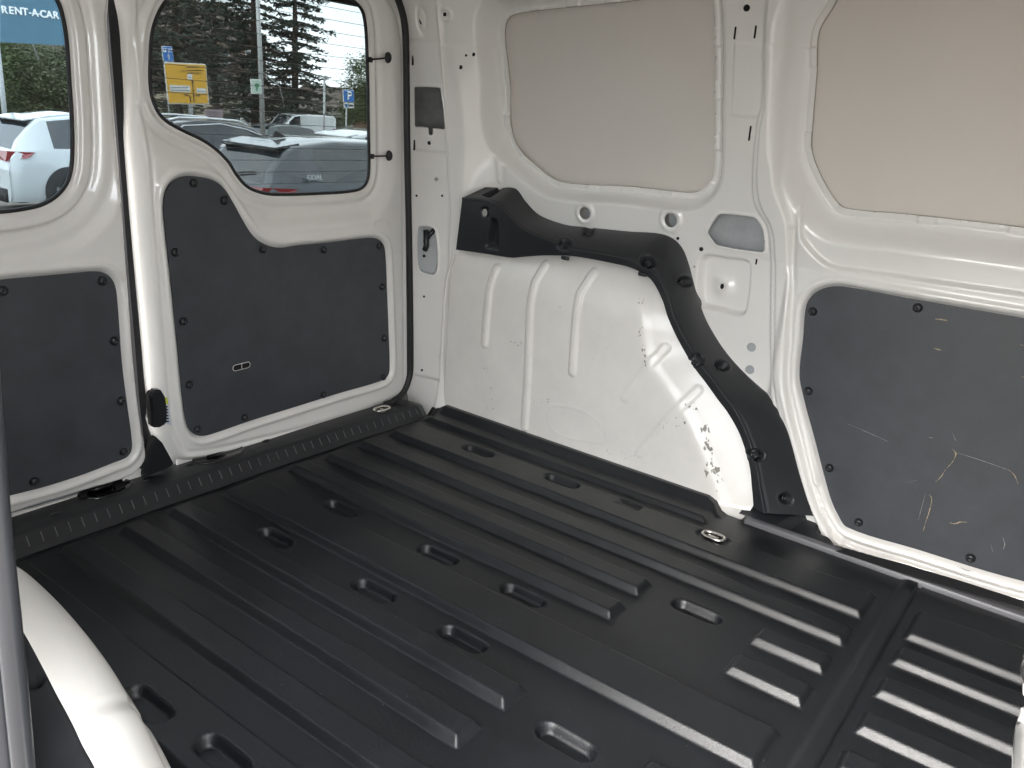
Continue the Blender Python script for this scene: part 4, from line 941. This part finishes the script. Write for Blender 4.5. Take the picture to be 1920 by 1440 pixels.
# rental sign at left
e = sign_root('rental_sign', 'large blue rental board with white capital letters, top left behind the glass', 19, (2, 60))
sign_quad('sign_panel', 19, [(2, -90), (150, -90), (118, 85.5), (3, 79)][0:1]+[(150, -70), (150, 87), (2, 79)], mat('board_blue', (.06, .15, .215), rough=.5, var=.08, var_scale=2), e, 0, .12)
sc19 = 1563/(19*.93)
for ch, cx, cyy in (('R', 7.6, 19), ('E', 20.5, 20), ('N', 33.8, 21.3), ('T', 46.5, 22.6), ('-', 56, 23.4), ('A', 65, 24.6), ('-', 72.5, 25.4), ('C', 80.5, 26.8), ('A', 92, 28), ('R', 104, 29)):
    pc = ext(cx, cyy, 19); text('lettering', ch, 12.2/sc19*1.38*(1 if ch != '-' else .8), Matrix.Translation(Vector((pc[0]+.01, pc[1], pc[2]))-e.location)@Matrix(((0, 0, 1, 0), (1, 0, 0, 0), (0, 1, 0, 0), (0, 0, 0, 1))), LW, e, .01, .005)
pole('post', e, 19, (1, 80), (1, 0), .05)
tube('stay', [Vector(ext(62, 84, 19))-e.location, Vector(ext(72, 112, 19.6))-e.location], .015, POLE, e, 5)

# buildings
BEI = mat('render_beige', (.42, .37, .29), rough=.9, var=.08, var_scale=.6); BRN = mat('wall_brown', (.17, .115, .09), rough=.9, var=.12, var_scale=.5); ROOF = mat('roof_brown', (.10, .075, .06), rough=.9, var=.2, var_scale=2); BRICK = mat('brick_red', (.28, .13, .09), rough=.9, var=.2, var_scale=3); DOORW = mat('door_white', (.6, .6, .58), rough=.6); WGL = mat('window_dark', (.03, .035, .04), rough=.1)
def building(name, label, D, x0, x1, ytop, depth, m, roofh=1.5, wins=(), doors=(), rm=ROOF):
    a = ext(x0, 220, D); b = ext(x1, 220, D); zt_ = ext((x0+x1)/2, ytop, D)[2]; X0 = a[0]
    e = empty(name, (X0, (a[1]+b[1])/2, gz(X0))); tag(e, label, 'building'); W2 = (b[1]-a[1])/2; H = zt_-gz(X0)
    box('wall', (-depth, -W2, -1), (0, W2, H), m, e)
    poly_solid('roof', [(.4, -W2-.4, H), (-depth/2, -W2-.4, H+roofh), (-depth-.4, -W2-.4, H)], (0, 2*W2+.8, 0), rm, e)
    for (px0, py0, px1, py1) in wins:
        p = ext(px0, py1, D); q = ext(px1, py0, D); o = box('window', (0.0, p[1]-e.location.y, p[2]-e.location.z), (.05, q[1]-e.location.y, q[2]-e.location.z), DOORW, e)
        c = .12*(q[1]-p[1]); box('pane', (.04, p[1]-e.location.y+c, p[2]-e.location.z+c), (.06, q[1]-e.location.y-c, q[2]-e.location.z-c), WGL, o)
    for (px0, py0, px1, py1) in doors:
        p = ext(px0, py1, D); q = ext(px1, py0, D); box('door', (0.0, p[1]-e.location.y, p[2]-e.location.z), (.08, q[1]-e.location.y, q[2]-e.location.z), DOORW, e)
    return e
b1 = building('beige_building', 'low beige building with a white double door behind the trees', 62, 405, 560, 183, 10, BEI, 1.2, wins=[(477, 205, 485, 224), (500, 200, 512, 222), (430, 196, 436, 222)], doors=[(441, 204, 470, 232)])
sg_ = ext(454, 198, 61.9); box('number_plate', (0.05, sg_[1]-b1.location.y-.25, sg_[2]-b1.location.z-.25), (.12, sg_[1]-b1.location.y+.25, sg_[2]-b1.location.z+.25), SWH, b1)
building('brown_house', 'tall brown house standing behind the conifers', 75, 285, 500, 70, 12, BRN, 3.5, wins=[(330, 95, 350, 125), (410, 95, 430, 125), (460, 95, 478, 125), (325, 150, 345, 185), (405, 150, 425, 180)])
building('pale_shed', 'pale wall with a sloping roof line right of the conifer', 70, 560, 662, 205, 9, mat('render_pale', (.36, .34, .30), rough=.9, var=.08, var_scale=.6), 1.6)
building('brick_house', 'red brick house far off behind the parking sign', 95, 615, 720, 196, 9, BRICK, 2.2, wins=[(640, 202, 645, 210), (655, 203, 660, 211)])
building('grey_house', 'grey brown house behind the bushes in the left window', 70, -120, 150, 90, 12, mat('render_grey', (.16, .14, .13), rough=.9, var=.1, var_scale=.5), 3, wins=[(10, 110, 30, 140), (60, 112, 80, 142), (100, 114, 118, 144)])

# trees
BARK = mat('bark', (.07, .05, .038), rough=.95, var=.3, var_scale=6)
NEED = mat('needles', (.028, .040, .026), rough=.8, var=.45, var_scale=1.2); LEAF = mat('leaves', (.060, .085, .025), rough=.7, var=.45, var_scale=1.0); LEAF2 = mat('leaves_olive', (.085, .095, .045), rough=.7, var=.45, var_scale=1.2)
def quads_cloud(C, size, N=None, droop=0.):
    n = len(C); a = rng.normal(size=(n, 3)); a[:, 2] *= .35; a /= np.linalg.norm(a, axis=1)[:, None]
    b = rng.normal(size=(n, 3)); b = b-a*(a*b).sum(1)[:, None]; b /= np.linalg.norm(b, axis=1)[:, None]
    s = size*(.5+rng.random(n))[:, None]
    V = np.stack([C-a*s-b*s*.35, C+a*s-b*s*.25, C+a*s*.9+b*s*.35, C-a*s*.8+b*s*.3], 1).reshape(-1, 3)
    return V, np.arange(4*n).reshape(n, 4)
def conifer(px, D, label, topz, rad, seed, z_low=.16, dens=1.4, gap=1.1):
    r_ = np.random.default_rng(seed); p = ext(px, 200, D); e = empty('conifer_tree', (p[0], p[1], gz(p[0]))); tag(e, label, 'tree', 'conifers along the street'); H = topz-gz(p[0])
    tube('trunk', [(0, 0, -.2), (.05, 0, H*.5), (0, 0, H)], [.30, .18, .02], BARK, e, 8)
    C = []; bv = []; bf = []; z = H*z_low
    while z < H*.98:
        t = (z/H); R = rad*(1-t)**.75*(.75+.5*r_.random()); nb = 6 if t < .8 else 4; a0 = r_.random()*6.28
        for k in range(nb):
            if r_.random() < .12: continue
            a = a0+k*6.28/nb+r_.normal(0, .25); Lb = R*(.7+.5*r_.random()); m_ = 12
            tt = np.linspace(0, 1, m_); x = Lb*tt*math.cos(a); y = Lb*tt*math.sin(a); zz = z+Lb*(.10*tt-.42*tt**2+.22*tt**4)
            P = np.stack([x, y, zz], -1); s0 = len(bv)
            for i in range(m_-1):
                q = len(bv); w_ = .05*(1-tt[i])+.012; bv += [tuple(P[i]+[0, 0, w_]), tuple(P[i]-[0, 0, w_]), tuple(P[i+1]-[0, 0, w_]), tuple(P[i+1]+[0, 0, w_])]; bf.append((q, q+1, q+2, q+3))
            for i in range(2, m_):
                nn = int(dens*(3+5*Lb/rad))
                off = r_.normal(0, 1, (nn, 3))*np.array([.22, .22, .05])*Lb/2.6*(1-.4*tt[i]); off[:, 2] -= np.abs(r_.normal(0, .14, nn)); C.append(P[i]+off)
        z += (H*.020+.10+.12*r_.random())*gap
    C = np.vstack(C); V, F = quads_cloud(C, .12); link('crown', np_mesh('crown', V, F, False), NEED, e)
    me = bpy.data.meshes.new('branch'); me.from_pydata(bv, [], bf); me.update(); link('branch', me, BARK, e); return e
conifer(553, 50, 'large conifer with drooping branches standing clear against the sky', 12.5, 4.3, 1, .10, 1.7, 1.35)
conifer(478, 52, 'dark conifer just behind the lamp post', 15, 4.6, 2, .10)
conifer(405, 56, 'dense conifer between the lamp post and the yellow sign', 15, 5.0, 3, .22)
conifer(335, 50, 'dark conifer rising behind the yellow sign', 14, 4.6, 4, .2)
conifer(268, 46, 'conifer at the left edge of the wide window', 13, 4.4, 5, .15)
def leafy(px, py, D, label, R, mt, n=26000, flat=.9, name='broadleaf_tree', cat='tree', trunk=True):
    p = ext(px, py, D); e = empty(name, (p[0], p[1], gz(p[0]))); tag(e, label, cat); H = p[2]-gz(p[0]); r_ = np.random.default_rng(int(abs(px)*7+D))
    cl_ = r_.normal(size=(46, 3)); cl_ /= np.linalg.norm(cl_, axis=1)[:, None]; cl_ *= (R*(.35+.62*r_.random(46)**.5))[:, None]; cl_[:, 2] *= flat
    C = cl_[r_.integers(0, 46, n)]+r_.normal(0, R*.13, (n, 3)); C[:, 2] += H; C = C[C[:, 2] > .1]
    V, F = quads_cloud(C, .055); link('crown', np_mesh('crown', V, F, False), mt, e)
    if trunk:
        tube('trunk', [(0, 0, -.3), (.1, 0, H*.5), (0, .1, H)], [.28, .2, .08], BARK, e, 8)
    return e
leafy(712, 180, 40, 'rounded green tree at the right edge of the wide window', 2.5, LEAF)
leafy(120, 150, 38, 'olive green tree beside the dark gap in the left window', 2.6, LEAF2)
leafy(40, 160, 42, 'loose olive bush left of the olive tree in the left window', 2.6, LEAF2)
leafy(-40, 140, 40, 'dark tree at the outer edge of the left window', 3.2, LEAF)
leafy(660, 224, 58, 'low green hedge plant under the parking sign', .9, LEAF, 1500, .6, 'shrub', 'shrub', False)
leafy(640, 228, 57, 'low green shrub by the thin pole', .8, LEAF2, 1500, .6, 'shrub', 'shrub', False)
leafy(330, 214, 52, 'dark shrub under the yellow sign', 1.2, LEAF, 2500, .7, 'shrub', 'shrub', False)
